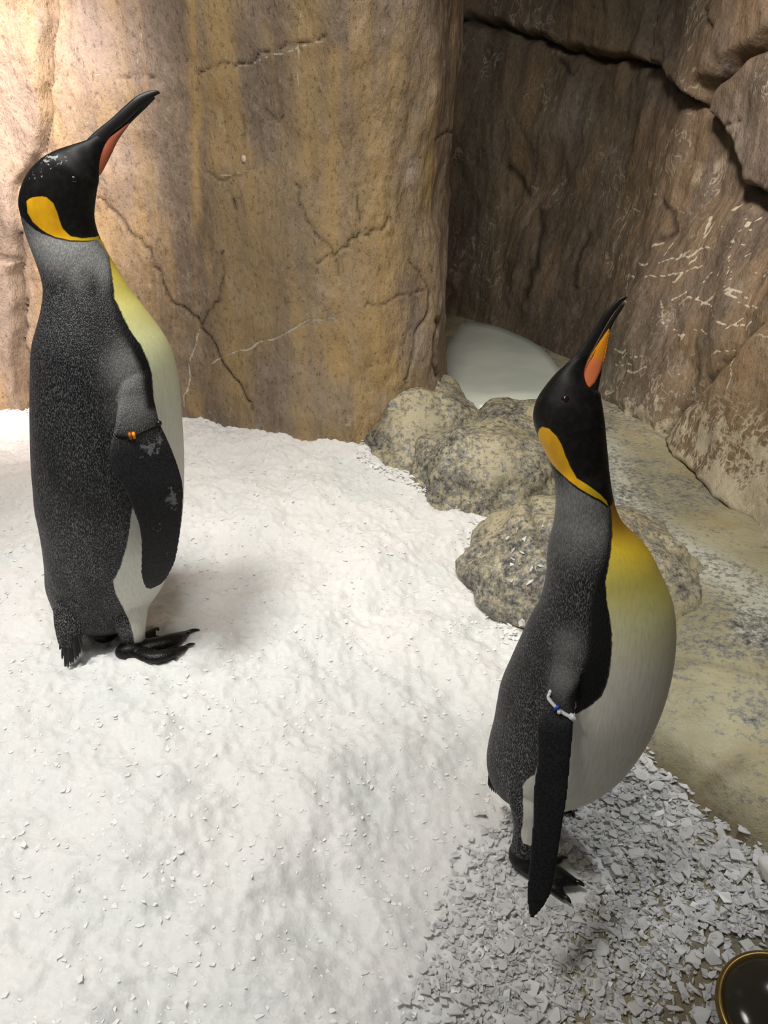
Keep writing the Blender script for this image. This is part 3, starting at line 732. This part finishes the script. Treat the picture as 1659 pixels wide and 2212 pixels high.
cfgL = dict(name='king_penguin', base=tuple(on_z(275, 1400, gl)), gz=gl, mat=plumage('plumage_grey', False),
  label='taller penguin with a black wing band and orange tags, standing before the tan rock wall',
  body=LB,
  legs=[[(135,1255,200,1270,1.325,38,.5),(116,1300,197,1312,1.288,38,.46),(115,1335,188,1345,1.270,38,.42),(119,1366,180,1372,1.258,38,.36),(127,1396,168,1400,1.250,38,.28)],[(195,1240,330,1240,1.34,38,.7),(205,1270,323,1270,1.33,38,.75),(225,1315,319,1315,1.315,38,.8),(243,1350,315,1350,1.30,38,.85),(256,1378,313,1378,yF+.012,38,.95),(262,1398,311,1400,yF+.006,38,1.0)],
        [(150,1290,260,1290,1.39,38,.7),(190,1335,255,1335,1.395,38,.8),(205,1362,246,1364,1.385,38,.9)]],
  flippers=[[(262,770,318,766,1.300,38,.5),(260,815,326,808,1.282,38,.42),(256,855,330,848,1.268,38,.34),(252,890,337,880,1.256,38,.26),(247,925,345,912,1.247,38,.19),(238,960,360,945,1.239,38,.14),(234,990,377,985,1.233,38,.115),(246,1024,390,1024,1.228,38,.095),(268,1055,396,1055,1.226,38,.09),
             (286,1098,395,1095,1.224,38,.085),(299,1134,392,1132,1.222,38,.08),(304,1170,387,1170,1.220,38,.075),(304,1211,379,1211,1.218,38,.07),(305,1245,363,1245,1.216,38,.07),(309,1262,348,1262,1.215,38,.07),(316,1273,328,1273,1.214,38,.1)]],
  feet=[[([(290,1405),(325,1418),(362,1414),(398,1400)], [.016,.0155,.0145,.007], (421,1391)), ([(295,1398),(335,1393),(375,1382),(402,1368)], [.018,.0185,.0175,.0075], (431,1361)), ([(300,1392),(322,1374),(338,1364),(354,1357)], [.014,.0135,.012,.006], (369,1352))],
        [([(228,1374),(265,1355),(300,1335)], [.013,.012,.007], (318,1326)), ([(228,1374),(270,1335),(308,1305)], [.013,.012,.007], (327,1296)), ([(225,1370),(245,1330),(270,1300)], [.012,.011,.007], (280,1288))]],
  heels=[(282,1404,.014,.030,.020,.018,24),(226,1370,.016,.022,.018,.017,45)],
  foot_top=.055, flip_y=(925, 990),
  front=[(196,505),(207,514),(225,535),(236,555),(244,609),(247,644),(263,678),(278,710),(304,745),(320,780),(328,808),(331,846),(331,870),(329,892),(318,950),(300,1040),(285,1104),(281,1135),(274,1180),(259,1227),(244,1256),(250,1284),(266,1313),(278,1338),(287,1366),(291,1396),(330,1402),(420,1330),(460,900),(430,700),(330,590),(240,490)],
  hood=[(0,455),(30,458),(44,464),(58,482),(75,497),(95,507),(120,516),(152,523),(190,523),(210,518),(222,512),(300,440),(360,150),(0,250)],
  ear=[(57,435),(63,429),(73,426),(90,424),(101,427),(114,438),(123,457),(128,476),(136,495),(152,510),(177,515),(206,512),(216,509),(212,517),(190,520),(152,519),(120,512),(100,503),(85,492),(70,478),(60,460)],
  band=[(234,545),(240,590),(244,640),(258,678),(274,712),(300,748),(316,782),(325,812),(328,846),(328,875)], band_w=([500,600,680,760,830,900,930],[0,2,11,19,18,10,0]),
  front_y=(515, 1000), grey=[(140,525,110,62,1),(200,560,60,60,1),(275,800,48,58,.75),(285,880,50,50,.5)], dark=[(200,625,16,50,.95),(222,690,22,50,.9),(180,590,14,22,.5)], low_y=(1000, 1330), ear_x=(120, 200),
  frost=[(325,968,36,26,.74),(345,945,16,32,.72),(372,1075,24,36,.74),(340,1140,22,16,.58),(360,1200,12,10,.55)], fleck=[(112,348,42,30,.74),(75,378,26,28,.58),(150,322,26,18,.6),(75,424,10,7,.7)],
  bill_up=[(172,318,190,372,1.352,hy,.36),(202,287,206,346,1.36,hy,.38),(240,256,237,296,1.366,hy,.42),(269,229,264,274,1.372,hy,.46),(294,208,291,248,1.377,hy,.5),(316,198,314,226,1.382,hy,.5),(335,195,335,208,1.386,hy,.55),(344,197,346,202,1.389,hy,.6)],
  bill_lo=[(182,372,200,395,1.352,hy,.5),(201,346,217,376,1.36,hy,.62),(219,314,234,344,1.366,hy,.66),(237,290,253,305,1.370,hy,.7),(261,271,273,276,1.373,hy,.8),(288,245,295,253,1.377,hy,.8),(309,223,318,231,1.382,hy,.8),(327,205,336,212,1.386,hy,.8)],
  plate=[(199,376),(204,352),(216,324),(236,298),(262,278),(280,264),(274,275),(256,300),(242,328),(229,355),(217,376),(205,383)], plate_axis=((203,382),(275,268)),
  plate_mat=plate_mat('salmon_plate', (.42, .11, .055), (.40, .115, .065), (.60, .25, .06)), plate_label='dull salmon pink bill plate',
  eye=(160,388), tail_y=(1.250, 1.240),
  tail=[((136,1375),(129,1404),.0032),((139,1378),(134,1424),.0032),((143,1380),(141,1446),.0034),((147,1380),(147,1443),.0034),((151,1381),(153,1436),.0034),((155,1381),(158,1434),.0034),((159,1380),(164,1426),.0034),((163,1378),(169,1421),.0034),((167,1375),(173,1413),.0032),((170,1370),(177,1398),.003),((141,1370),(138,1412),.0032),((157,1370),(162,1410),.0032)])
pgL, bvhL, baseL = penguin(cfgL)

# ------------------------------------------------------------------ right penguin
RB = []
for a, ra in [((1266,748,1276,764),.25),((1248,768,1262,802),.36),((1224,786,1272,834),.46),((1201,806,1295,846),.56),((1178,834,1300,864),.62),((1160,862,1303,882),.66),((1151.5,890,1306,902),.68),((1152,912,1308,918),.7),((1161,942,1310,945),.74),((1175,973,1313,975),.78),((1189,1005,1316,1008),.82)]:
    RB.append((*a, .935, -4, ra))
for a, ra in [((1197,1033,1319,1035),.86),((1200,1068,1324,1068),.9),((1199,1106,1334,1106),.9),((1194,1138,1352,1138),.92),((1186,1170,1386,1170),.92),((1181,1201,1410,1201),.9),((1180,1233,1426,1233),.88),((1175,1267,1441,1264),.86),
        ((1162,1310,1455,1302),.84),((1141,1348,1461,1346),.82),((1119,1395,1460,1395),.82),((1098,1442,1453,1442),.82),((1081,1482,1443,1483),.82),((1073,1520,1429,1523),.82),((1066,1561,1409,1567),.82),
        ((1056,1601,1385,1605),.82),((1051,1634,1358,1640),.82),((1054,1662,1322,1672),.80),((1066,1690,1284,1698),.76),((1084,1708,1256,1716),.66),((1110,1716,1220,1722),.5)]:
    RB.append((*a, .93, -8, ra))
gr = 0.004
yR = on_z(1140, 1850, .02)[1]
cfgR = dict(name='king_penguin', base=tuple(on_z(1150, 1860, gr)), gz=gr, mat=plumage('plumage_yellow', True),
  label='penguin with a golden breast and white wing band, standing beside the yellowish rock ledge',
  body=RB,
  legs=[[(1053,1630,1100,1650,.957,-8,.5),(1054,1665,1090,1680,.957,-8,.45),(1058,1690,1082,1698,.957,-8,.4)],[(1082,1660,1260,1665,.90,-8,.6),(1090,1700,1235,1705,.885,-8,.62),(1100,1735,1205,1738,.875,-8,.7),(1107,1765,1190,1768,.87,-8,.75),(1109,1790,1178,1795,.865,-8,.8),(1106,1815,1172,1820,.862,-8,.85),(1104,1832,1166,1840,.86,-8,.85)],
        [(1120,1640,1250,1650,.975,-8,.6),(1140,1690,1225,1690,.985,-8,.7),(1160,1725,1215,1727,.985,-8,.8)]],
  flippers=[[(1200,1380,1268,1372,.90,-2,.55),(1196,1415,1265,1408,.878,-2,.5),(1190,1445,1260,1440,.862,-2,.42),(1184,1475,1254,1468,.846,-2,.34),(1178,1510,1246,1508,.832,-2,.27),(1166,1540,1241,1540,.820,-2,.23),(1160,1575,1239,1568,.808,-2,.19),(1161,1612,1236,1608,.797,-2,.17),(1160,1648,1232,1648,.786,-2,.16),(1155,1680,1229,1684,.777,-2,.16),
             (1151,1720,1226,1717,.766,-2,.16),(1150,1775,1218,1768,.752,-2,.16),(1146,1822,1210,1820,.740,-2,.16),(1143,1865,1202,1872,.729,-2,.16),(1139,1910,1194,1917,.717,-2,.16),(1138,1940,1182,1947,.709,-2,.16),(1140,1965,1167,1969,.703,-2,.17),(1144,1982,1154,1983,.699,-2,.25)]],
  feet=[[([(1150,1872),(1175,1895),(1200,1918),(1216,1935)], [.014,.0125,.010,.006], (1233,1951)), ([(1150,1862),(1180,1880),(1212,1895),(1242,1905)], [.016,.0165,.015,.007], (1262,1914)), ([(1150,1850),(1175,1856),(1195,1859),(1208,1857)], [.012,.011,.009,.006], (1225,1853))],
        [([(1165,1740),(1205,1746),(1232,1748)], [.013,.012,.007], (1240,1766)), ([(1165,1730),(1200,1722),(1235,1722)], [.013,.012,.007], (1250,1722)), ([(1165,1727),(1195,1712),(1215,1706)], [.012,.011,.007], (1228,1700))]],
  heels=[(1132,1846,.030,.024,.020,.030,-12),(1150,1866,.018,.03,.02,.018,-25),(1165,1730,.016,.025,.02,.018,0)],
  foot_top=.052, flip_y=(1490, 1580),
  front=[(1324,1048),(1320,1075),(1318,1092),(1322,1122),(1322,1154),(1319,1192),(1313,1226),(1308,1258),(1311,1304),(1318,1337),(1322,1373),(1321,1405),(1317,1445),(1312,1474),(1300,1503),(1278,1523),(1260,1534),(1240,1545),(1200,1585),(1164,1640),(1155,1672),(1137,1684),(1129,1698),(1130,1764),(1125,1807),(1130,1822),(1150,1828),(1200,1840),(1300,1800),(1490,1600),(1520,1300),(1450,1180),(1370,1100),(1340,1050)],
  hood=[(1120,925),(1150,932),(1160,946),(1175,978),(1189,1003),(1205,1021),(1227,1041),(1246,1057),(1271,1072),(1298,1086),(1312,1098),(1322,1090),(1330,1066),(1345,1000),(1400,800),(1380,600),(1100,700)],
  ear=[(1162,937),(1165,927),(1172,922),(1186,926),(1202,942),(1213,961),(1222,986),(1233,1011),(1246,1033),(1271,1049),(1297,1068),(1309,1081),(1315,1094),(1300,1081),(1271,1067),(1246,1051),(1227,1036),(1205,1016),(1189,998),(1175,974),(1164,951)],
  band=[(1319,1095),(1319,1160),(1312,1215),(1300,1260),(1296,1310),(1298,1360),(1296,1410),(1288,1450),(1272,1490),(1252,1520)], band_w=([1050,1100,1180,1250,1330,1420,1500,1540,1570],[0,3,7,13,24,28,30,22,0]),
  front_y=(1065, 1560), grey=[(1255,1085,80,50,1),(1262,1130,75,60,.95),(1240,1170,60,60,.5),(1228,1400,34,45,.6),(1215,1470,30,50,.6)], low_y=(1480, 1720), ear_x=(1225, 1300),
  bill_up=[(1200,808,1250,836,.936,-4,.42),(1240,768,1259,806,.937,-4,.42),(1252,753,1267,782,.937,-4,.46),(1265,736,1279,757,.937,-4,.5),(1287,704,1299,720,.936,-4,.55),(1303,677,1315,692,.935,-4,.55),(1319,660,1329,671,.934,-4,.55),(1336,645,1343,654,.933,-4,.6),(1350,639,1355,643,.932,-4,.6)],
  bill_lo=[(1246,840,1290,854,.936,-4,.42),(1259,808,1298,812,.937,-4,.46),(1268,784,1302,786,.937,-4,.48),(1281,760,1308,757,.937,-4,.55),(1300,722,1315,722,.936,-4,.6),(1316,694,1327,694,.935,-4,.65),(1330,673,1340,674,.934,-4,.65),(1343,656,1350,657,.933,-4,.7)],
  plate=[(1257,834),(1259,812),(1267,787),(1279,764),(1294,741),(1306,722),(1316,708),(1315,728),(1310,750),(1304,776),(1295,804),(1285,826),(1272,840),(1264,842)], plate_axis=((1268,842),(1314,712)),
  plate_mat=plate_mat('orange_plate', (.70, .19, .075), (.72, .26, .012), (.72, .33, .03)), plate_label='bright orange and pink bill plate',
  eye=(1221,863), tail_y=(.955, .958),
  tail=[((1060,1655),(1055,1698),.0022),((1061,1658),(1058,1704),.0022),((1064,1662),(1062,1709),.0022),((1067,1665),(1066,1711),.0022),((1070,1668),(1070,1714),.0022),((1073,1672),(1074,1716),.0022),((1077,1676),(1078,1714),.0022),((1080,1680),(1082,1713),.0022),((1083,1684),(1085,1710),.0022)])
pgR, bvhR, baseR = penguin(cfgR)

# ------------------------------------------------------------------ wing bands
def wing_band(root, bvh, base, path, r, mat, thick, flat, bead_list, head, label):
    P = [surf(bvh, x, y, r*.9) for x, y in path]; P = [p for p in P if p is not None]
    vdir = np.array(P[len(P)//2])-CAM; vdir[2] = 0; vdir /= np.linalg.norm(vdir)
    back = [p+vdir*thick for p in P[::-1]]
    loop = P+back+[P[0]]
    v, f = tube(loop, [r]*len(loop), 8, flat, 4, up=tuple(-vdir), round_end=False)
    b = new_obj('wing_band', v-base, f, mat, root); b['label'] = label
    for (x, y), dims, m, nm, ball in bead_list:
        c = surf(bvh, x, y, r*1.8)
        d = np.array(P[-1])-np.array(P[0]); d /= np.linalg.norm(d); n = -vdir; u = np.cross(d, n)
        u /= np.linalg.norm(u); n = np.cross(u, d)
        if ball:
            v, f = ellipsoid(c+n*.002, d, n, u, *dims, 10, 14); k = new_obj(nm, v-base, f, m, b)
        else: k = rounded_box(c+n*.001, (d, u, n), dims, nm, m, b, base)
        k.matrix_parent_inverse.identity()
    return b
BLK = plain('band_black', (.006, .006, .006), .35); ORG = plain('tag_orange', (.85, .27, .01), .4); BRN = plain('tag_brown', (.38, .11, .01), .4)
WHT = plain('band_white', (.72, .72, .74), .35); BLU = plain('tag_blue', (.01, .06, .42), .35); IVO = plain('stud_ivory', (.75, .66, .56), .35)
wing_band(pgL, bvhL, baseL, [(250,939),(262,942),(285,941),(305,933),(325,923),(337,917)], .0017, BLK, .022, 1.3,
   [((279,941),(.0048,.0115,.005), BRN, 'tag', 0), ((287,940),(.0048,.0115,.005), ORG, 'tag', 0), ((340,914),(.008,.0075,.007), BLK, 'clasp', 0)], None, 'black cable tie band')
wing_band(pgR, bvhR, baseR, [(1188,1499),(1185,1506),(1191,1517),(1202,1529),(1216,1540),(1228,1547),(1236,1551)], .0022, WHT, .03, 1.4,
   [((1202,1529),(.004,.0105,.0065), BLU, 'tag', 0), ((1208,1537),(.003,.003,.003), IVO, 'stud', 1), ((1235,1550),(.012,.007,.005), WHT, 'clasp', 0)], None, 'white plastic band')

# ------------------------------------------------------------------ ice flakes
rng = np.random.RandomState(11)
def flake_mesh(n, size, thick):
    a = np.sort(rng.uniform(0, 2*math.pi, n)+np.linspace(0, 2*math.pi, n, endpoint=False)*2)/3*1.0
    a = np.linspace(0, 2*math.pi, n, endpoint=False)+rng.uniform(-.45, .45, n)
    r = size*rng.uniform(.55, 1.0, n); el = rng.uniform(.3, .95)
    top = np.stack([r*np.cos(a), r*np.sin(a)*el, np.full(n, thick*.5)+rng.normal(size=n)*thick*.3], -1)
    bot = top.copy(); bot[:, :2] *= 1.03; bot[:, 2] -= thick
    V = np.vstack([top, bot]); Fc = [list(range(n)), list(range(2*n-1, n-1, -1))]+[[k+n, (k+1) % n+n, (k+1) % n, k] for k in range(n)]
    return V, Fc
def rot(V, tilt, az, spin):
    c, s_ = math.cos(spin), math.sin(spin); V = np.stack([V[:, 0]*c-V[:, 1]*s_, V[:, 0]*s_+V[:, 1]*c, V[:, 2]], -1)
    ax = np.array([math.cos(az), math.sin(az), 0]); ct, st = math.cos(tilt), math.sin(tilt)
    return V*ct+np.cross(np.tile(ax, (len(V), 1)), V)*st+np.outer(V@ax, ax)*(1-ct)
CHIP_PX = np.array([(960,2230),(1030,2010),(1090,1880),(1230,1745),(1320,1680),(1390,1640),(1540,1765),(1680,1850),(1700,2240)])
DRIFT_PX = np.array([(1300,1690),(1375,1630),(1530,1765),(1680,1860),(1680,2010),(1560,1940),(1450,1830)])
BARE_PX = np.array([(1420,2230),(1440,2130),(1480,2060),(1530,1990),(1610,2010),(1680,2040),(1700,2240)])
def ground_top(x, y):
    return np.maximum(snow_z(np.array([x]), np.array([y]))[0], floor_z(np.array([x]), np.array([y]))[0])
def scatter_px(poly, n):
    out = []; lo = poly.min(0); hi = poly.max(0)
    W4 = np.array([on_z(a, b, 0)[:2] for a, b in poly]); lo = W4.min(0); hi = W4.max(0)
    while len(out) < n:
        q = rng.uniform(lo, hi, (n*2, 2)); q = q[poly_sdf(q, W4) > 0]; out += q.tolist()
    return np.array(out[:n])
def flakes_stuff(name, spots, smin, smax, nmin, nmax, lift, tilt, mat, label):
    z = np.maximum(snow_z(spots[:, 0], spots[:, 1]), floor_z(spots[:, 0], spots[:, 1]))
    V = []; Fc = []; k = 0
    protos = [flake_mesh(rng.randint(nmin, nmax+1), 1.0, .16) for _ in range(24)]
    for (x, y), zz in zip(spots, z):
        v, f = protos[rng.randint(24)]; s = smin+(smax-smin)*rng.uniform()**2
        v = rot(v*np.array([s, s, s if s < .008 else .008]), abs(rng.normal())*tilt, rng.uniform(0, 6.28), rng.uniform(0, 6.28))+np.array([x, y, zz+rng.uniform(-.2, 1)*lift])
        V.append(v); Fc += [[a+k for a in q] for q in f]; k += len(v)
    o = new_obj(name, np.vstack(V), Fc, mat, smooth=False); tag(o, label, 'ice', kind='stuff'); return o
FEET_PX = np.array([(1092,1815),(1180,1830),(1230,1845),(1275,1900),(1270,1930),(1240,1962),(1195,1940),(1120,1900)])
FEET_W = np.array([on_z(a, b, .01)[:2] for a, b in FEET_PX]); CHIP_W = np.array([on_z(a, b, 0)[:2] for a, b in CHIP_PX])
BIG_PX = np.array([(850,2240),(930,2000),(1010,1780),(1180,1700),(1320,1660),(1390,1630),(1540,1765),(1680,1850),(1700,2240)])
sp = scatter_px(BIG_PX, 6800)
WB = np.array([on_z(a, b, 0)[:2] for a, b in BARE_PX]); keep = (poly_sdf(sp, WB) < 0) | (rng.uniform(size=len(sp)) < .32)
keep &= rng.uniform(size=len(sp)) < sstep(-.09, .05, poly_sdf(sp, CHIP_W))*.9+.1
keep &= poly_sdf(sp, FEET_W) < .004; sp = sp[keep]
flakes_stuff('crushed_ice', sp, .005, .0125, 4, 6, .006, .34, MAT_ICE, 'grey white crushed ice strewn over the ground by the ledge')
sp2 = np.stack([rng.uniform(-1.5, .5, 9000), rng.uniform(.45, 2.35, 9000)], -1)
q2 = project(np.hstack([sp2, np.full((len(sp2), 1), .06)])); ok = (q2[:, 0] > -60) & (q2[:, 0] < 1500) & (q2[:, 1] > 860) & (q2[:, 1] < 2260) & (poly_sdf(sp2, PLAT) < -.01) & (poly_sdf(sp2, WALL_BACK) < -.07); sp2 = sp2[ok]
flakes_stuff('snow_grains', sp2, .003, .0085, 4, 5, .0006, .12, MAT_GRAIN, 'fine loose snow grains lying on the snow field')

EDGE = [(0,888),(200,893),(400,910),(600,928),(700,944),(775,948),(790,1000),(830,1032),(880,1045),(930,1078),(990,1100),(1080,1100),(1040,1140),(1010,1190),(1030,1250),(1070,1320),(1110,1385)]
EP = crom(np.array([on_z(a, b, float(np.interp(b, [888, 950, 1100, 1400], [.2, .18, .09, .03])))[:2] for a, b in EDGE]), 50); EP = EP+rng.normal(size=EP.shape)*.012
EP = EP[poly_sdf(EP, WALL_BACK) < -.055]
flakes_stuff('snow_crumbs', EP, .004, .011, 4, 6, .007, .5, MAT_GRAIN, 'loose white ice crumbs where the snow meets the rocks')

protos = []
def proto(n, size, thick, el):
    a = np.linspace(0, 2*math.pi, n, endpoint=False)+rng.uniform(-.4, .4, n); r = size*rng.uniform(.7, 1.0, n)
    top = np.stack([r*np.cos(a), r*np.sin(a)*el, thick*.5+rng.normal(size=n)*thick*.25], -1); bot = top.copy(); bot[:, :2] *= 1.03; bot[:, 2] -= thick
    V = np.vstack([top, bot]); Fc = [list(range(n)), list(range(2*n-1, n-1, -1))]+[[k+n, (k+1) % n+n, (k+1) % n, k] for k in range(n)]
    return new_obj('ice_flake', V, Fc, MAT_ICE, smooth=False)
for shape, n, el in [('long narrow', 6, .32), ('long narrow', 5, .38), ('three-cornered', 3, .85), ('three-cornered', 3, .7), ('broad angular', 5, .8), ('broad angular', 6, .7), ('rounded', 9, .85), ('rounded', 8, .7), ('four-sided', 4, .75), ('four-sided', 4, .6)]:
    for q in range(2): protos.append((shape, proto(n, .015, .0022, el)))
def place_flakes(spots, zfn, smin, smax, tilt, where, group, lift):
    for x, y in spots:
        shape, po = protos[rng.randint(len(protos))]; o = bpy.data.objects.new('ice_flake', po.data); COL.objects.link(o)
        s = rng.uniform(smin, smax); o.scale = (s, s, 1)
        o.rotation_euler = (rng.normal()*tilt, rng.normal()*tilt, rng.uniform(0, 6.28)); o.location = (x, y, zfn(x, y)+rng.uniform(.2, 1)*lift)
        t = (s-smin)/(smax-smin); sz = 'small' if t < .33 else ('medium' if t < .66 else 'large')
        tag(o, '%s %s flake of ice %s' % (sz, shape, where(x, y) if callable(where) else where), 'ice flake', group)
def where_loose(x, y):
    lamp = on_z(1680, 2165, .03)[:2]; p = np.array([x, y])
    if np.linalg.norm(p-lamp) < .2: return 'on dark ground near the floor lamp'
    if np.linalg.norm(p-FEET_W.mean(0)) < .13: return 'beside the feet of the golden-breasted penguin'
    if poly_sdf(p[None], np.array([on_z(a, b, 0)[:2] for a, b in [(1230,1730),(1400,1640),(1500,1900),(1300,1880)]]))[0] > 0: return 'shaded by the golden-breasted penguin'
    if project(np.array([x, y, 0.]))[0] < 1190: return 'where the crushed ice thins into the snow'
    return 'among crushed ice between penguin and floor lamp'
def away(sp): return sp[poly_sdf(sp, FEET_W) < -.006]
place_flakes(away(scatter_px(CHIP_PX, 190)), ground_top, .7, 1.25, .22, where_loose, 'loose ice flakes on the ground', .007)
place_flakes(away(scatter_px(DRIFT_PX, 85)), ground_top, .75, 1.2, .28, 'in the bright drift along the rock ledge', 'bright ice flakes along the ledge', .010)
dg = bpy.context.evaluated_depsgraph_get(); dg.update()
bo = [o for o in bpy.data.objects if o.name.startswith('boulder')]
for k in range(18):
    px, py = rng.uniform(1085, 1180), rng.uniform(1135, 1300)
    if k > 12: px, py = rng.uniform(1090, 1150), rng.uniform(1300, 1370)
    ok, p, n, _, ob, _ = scene.ray_cast(dg, Vector(CAM), Vector(ray(px, py)))
    if not ok or not ob.name.startswith('boulder'): continue
    shape, po = protos[rng.randint(len(protos))]; o = bpy.data.objects.new('ice_flake', po.data); COL.objects.link(o)
    s_ = rng.uniform(.45, .95); o.scale = (s_, s_*rng.uniform(.5, 1), 1); o.location = p+n*.002; nn = (n+Vector(rng.normal(size=3)*.25)).normalized(); o.rotation_euler = nn.to_track_quat('Z', random.choice(['X', 'Y'])).to_euler()
    tag(o, '%s flake of ice lying on the low speckled boulder' % shape, 'ice flake', 'ice flakes on the boulder')
for _, ob in protos: bpy.data.objects.remove(ob)

# ------------------------------------------------------------------ round floor lamp, ice chunk, wall plug
def floor_lamp():
    c = on_z(1684, 2168, .03); c[2] = 0
    root = bpy.data.objects.new('floor_lamp', None); COL.objects.link(root); root.location = c
    root.rotation_euler = (math.radians(10), math.radians(-6), 0)
    tag(root, 'round floor lamp with dark domed glass and a brass rim', 'lamp')
    def lathe(name, prof, mat):
        rings = [[np.array([r*math.cos(a), r*math.sin(a), z]) for a in np.linspace(0, 2*math.pi, 64, endpoint=False)] for r, z in prof]
        v, f = loft_rings(rings); return new_obj(name, v, f, mat, root)
    br = M('brass', .32, .5); br.col(br.mix(br.noise(25, None, 4), (.30, .19, .05), (.17, .11, .04))); br.b.inputs['Metallic'].default_value = .8
    gl = M('lamp_glass', .12, .25); gl.col(gl.mix(gl.noise(8, None, 3), (.035, .030, .022), (.055, .048, .035))); gl.b.inputs['Coat Weight'].default_value = .0
    hs = plain('lamp_housing', (.05, .045, .035), .5)
    lathe('housing', [(.069, -.03), (.071, .012), (.066, .018), (.05, .018)], hs)
    lathe('rim', [(.060, .018), (.070, .012), (.0745, .016), (.0745, .023), (.071, .0265), (.066, .026), (.064, .022)], br.m)
    lathe('lens', [(.0655, .018)]+[(.0655*math.cos(a), .020+.020*math.sin(a)) for a in np.linspace(0, 1.52, 14)], gl.m)
floor_lamp()
def ice_chunk():
    c = on_z(1662, 1878, .02); bm = bmesh.new(); bmesh.ops.create_icosphere(bm, subdivisions=3, radius=1)
    V = np.array([v.co[:] for v in bm.verts]); Fc = [[v.index for v in f.verts] for f in bm.faces]; bm.free()
    V = V*(1+.25*perlin(V*1.6+4))[:, None]*np.array([.018, .030, .018])
    o = new_obj('ice_chunk', V, Fc, MAT_ICE); o.location = (c[0]+.012, c[1], .012); o.rotation_euler = (0, 0, .3)
    tag(o, 'thick white lump of ice at the foot of the rock ledge', 'ice chunk')
ice_chunk()
ok, p, n, _, ob, _ = scene.ray_cast(dg, Vector(CAM), Vector(ray(527, 343)))
if ok:
    rings = [[np.array([r*math.cos(a), r*math.sin(a)*1.25, z]) for a in np.linspace(0, 2*math.pi, 24, endpoint=False)] for r, z in [(.0068, -.004), (.0068, .0015), (.0055, .003), (.0030, .0028), (.0022, .0012), (.0018, -.003)]]
    v, f = loft_rings(rings); o = new_obj('ring_plug', v, f, plain('plug_cream', (.62, .52, .44), .5)); o.location = p; o.rotation_euler = n.to_track_quat('Z', 'Y').to_euler()
    hv, hf = loft_rings([[np.array([r*math.cos(a), r*math.sin(a)*1.2, z]) for a in np.linspace(0, 2*math.pi, 16, endpoint=False)] for r, z in [(.0024, -.003), (.0024, .0018)]])
    new_obj('plug_hole', hv, hf, plain('hole_dark', (.01, .008, .006), .8), o)
    tag(o, 'tiny cream ring-shaped plug set in the tan rock wall', 'wall plug')
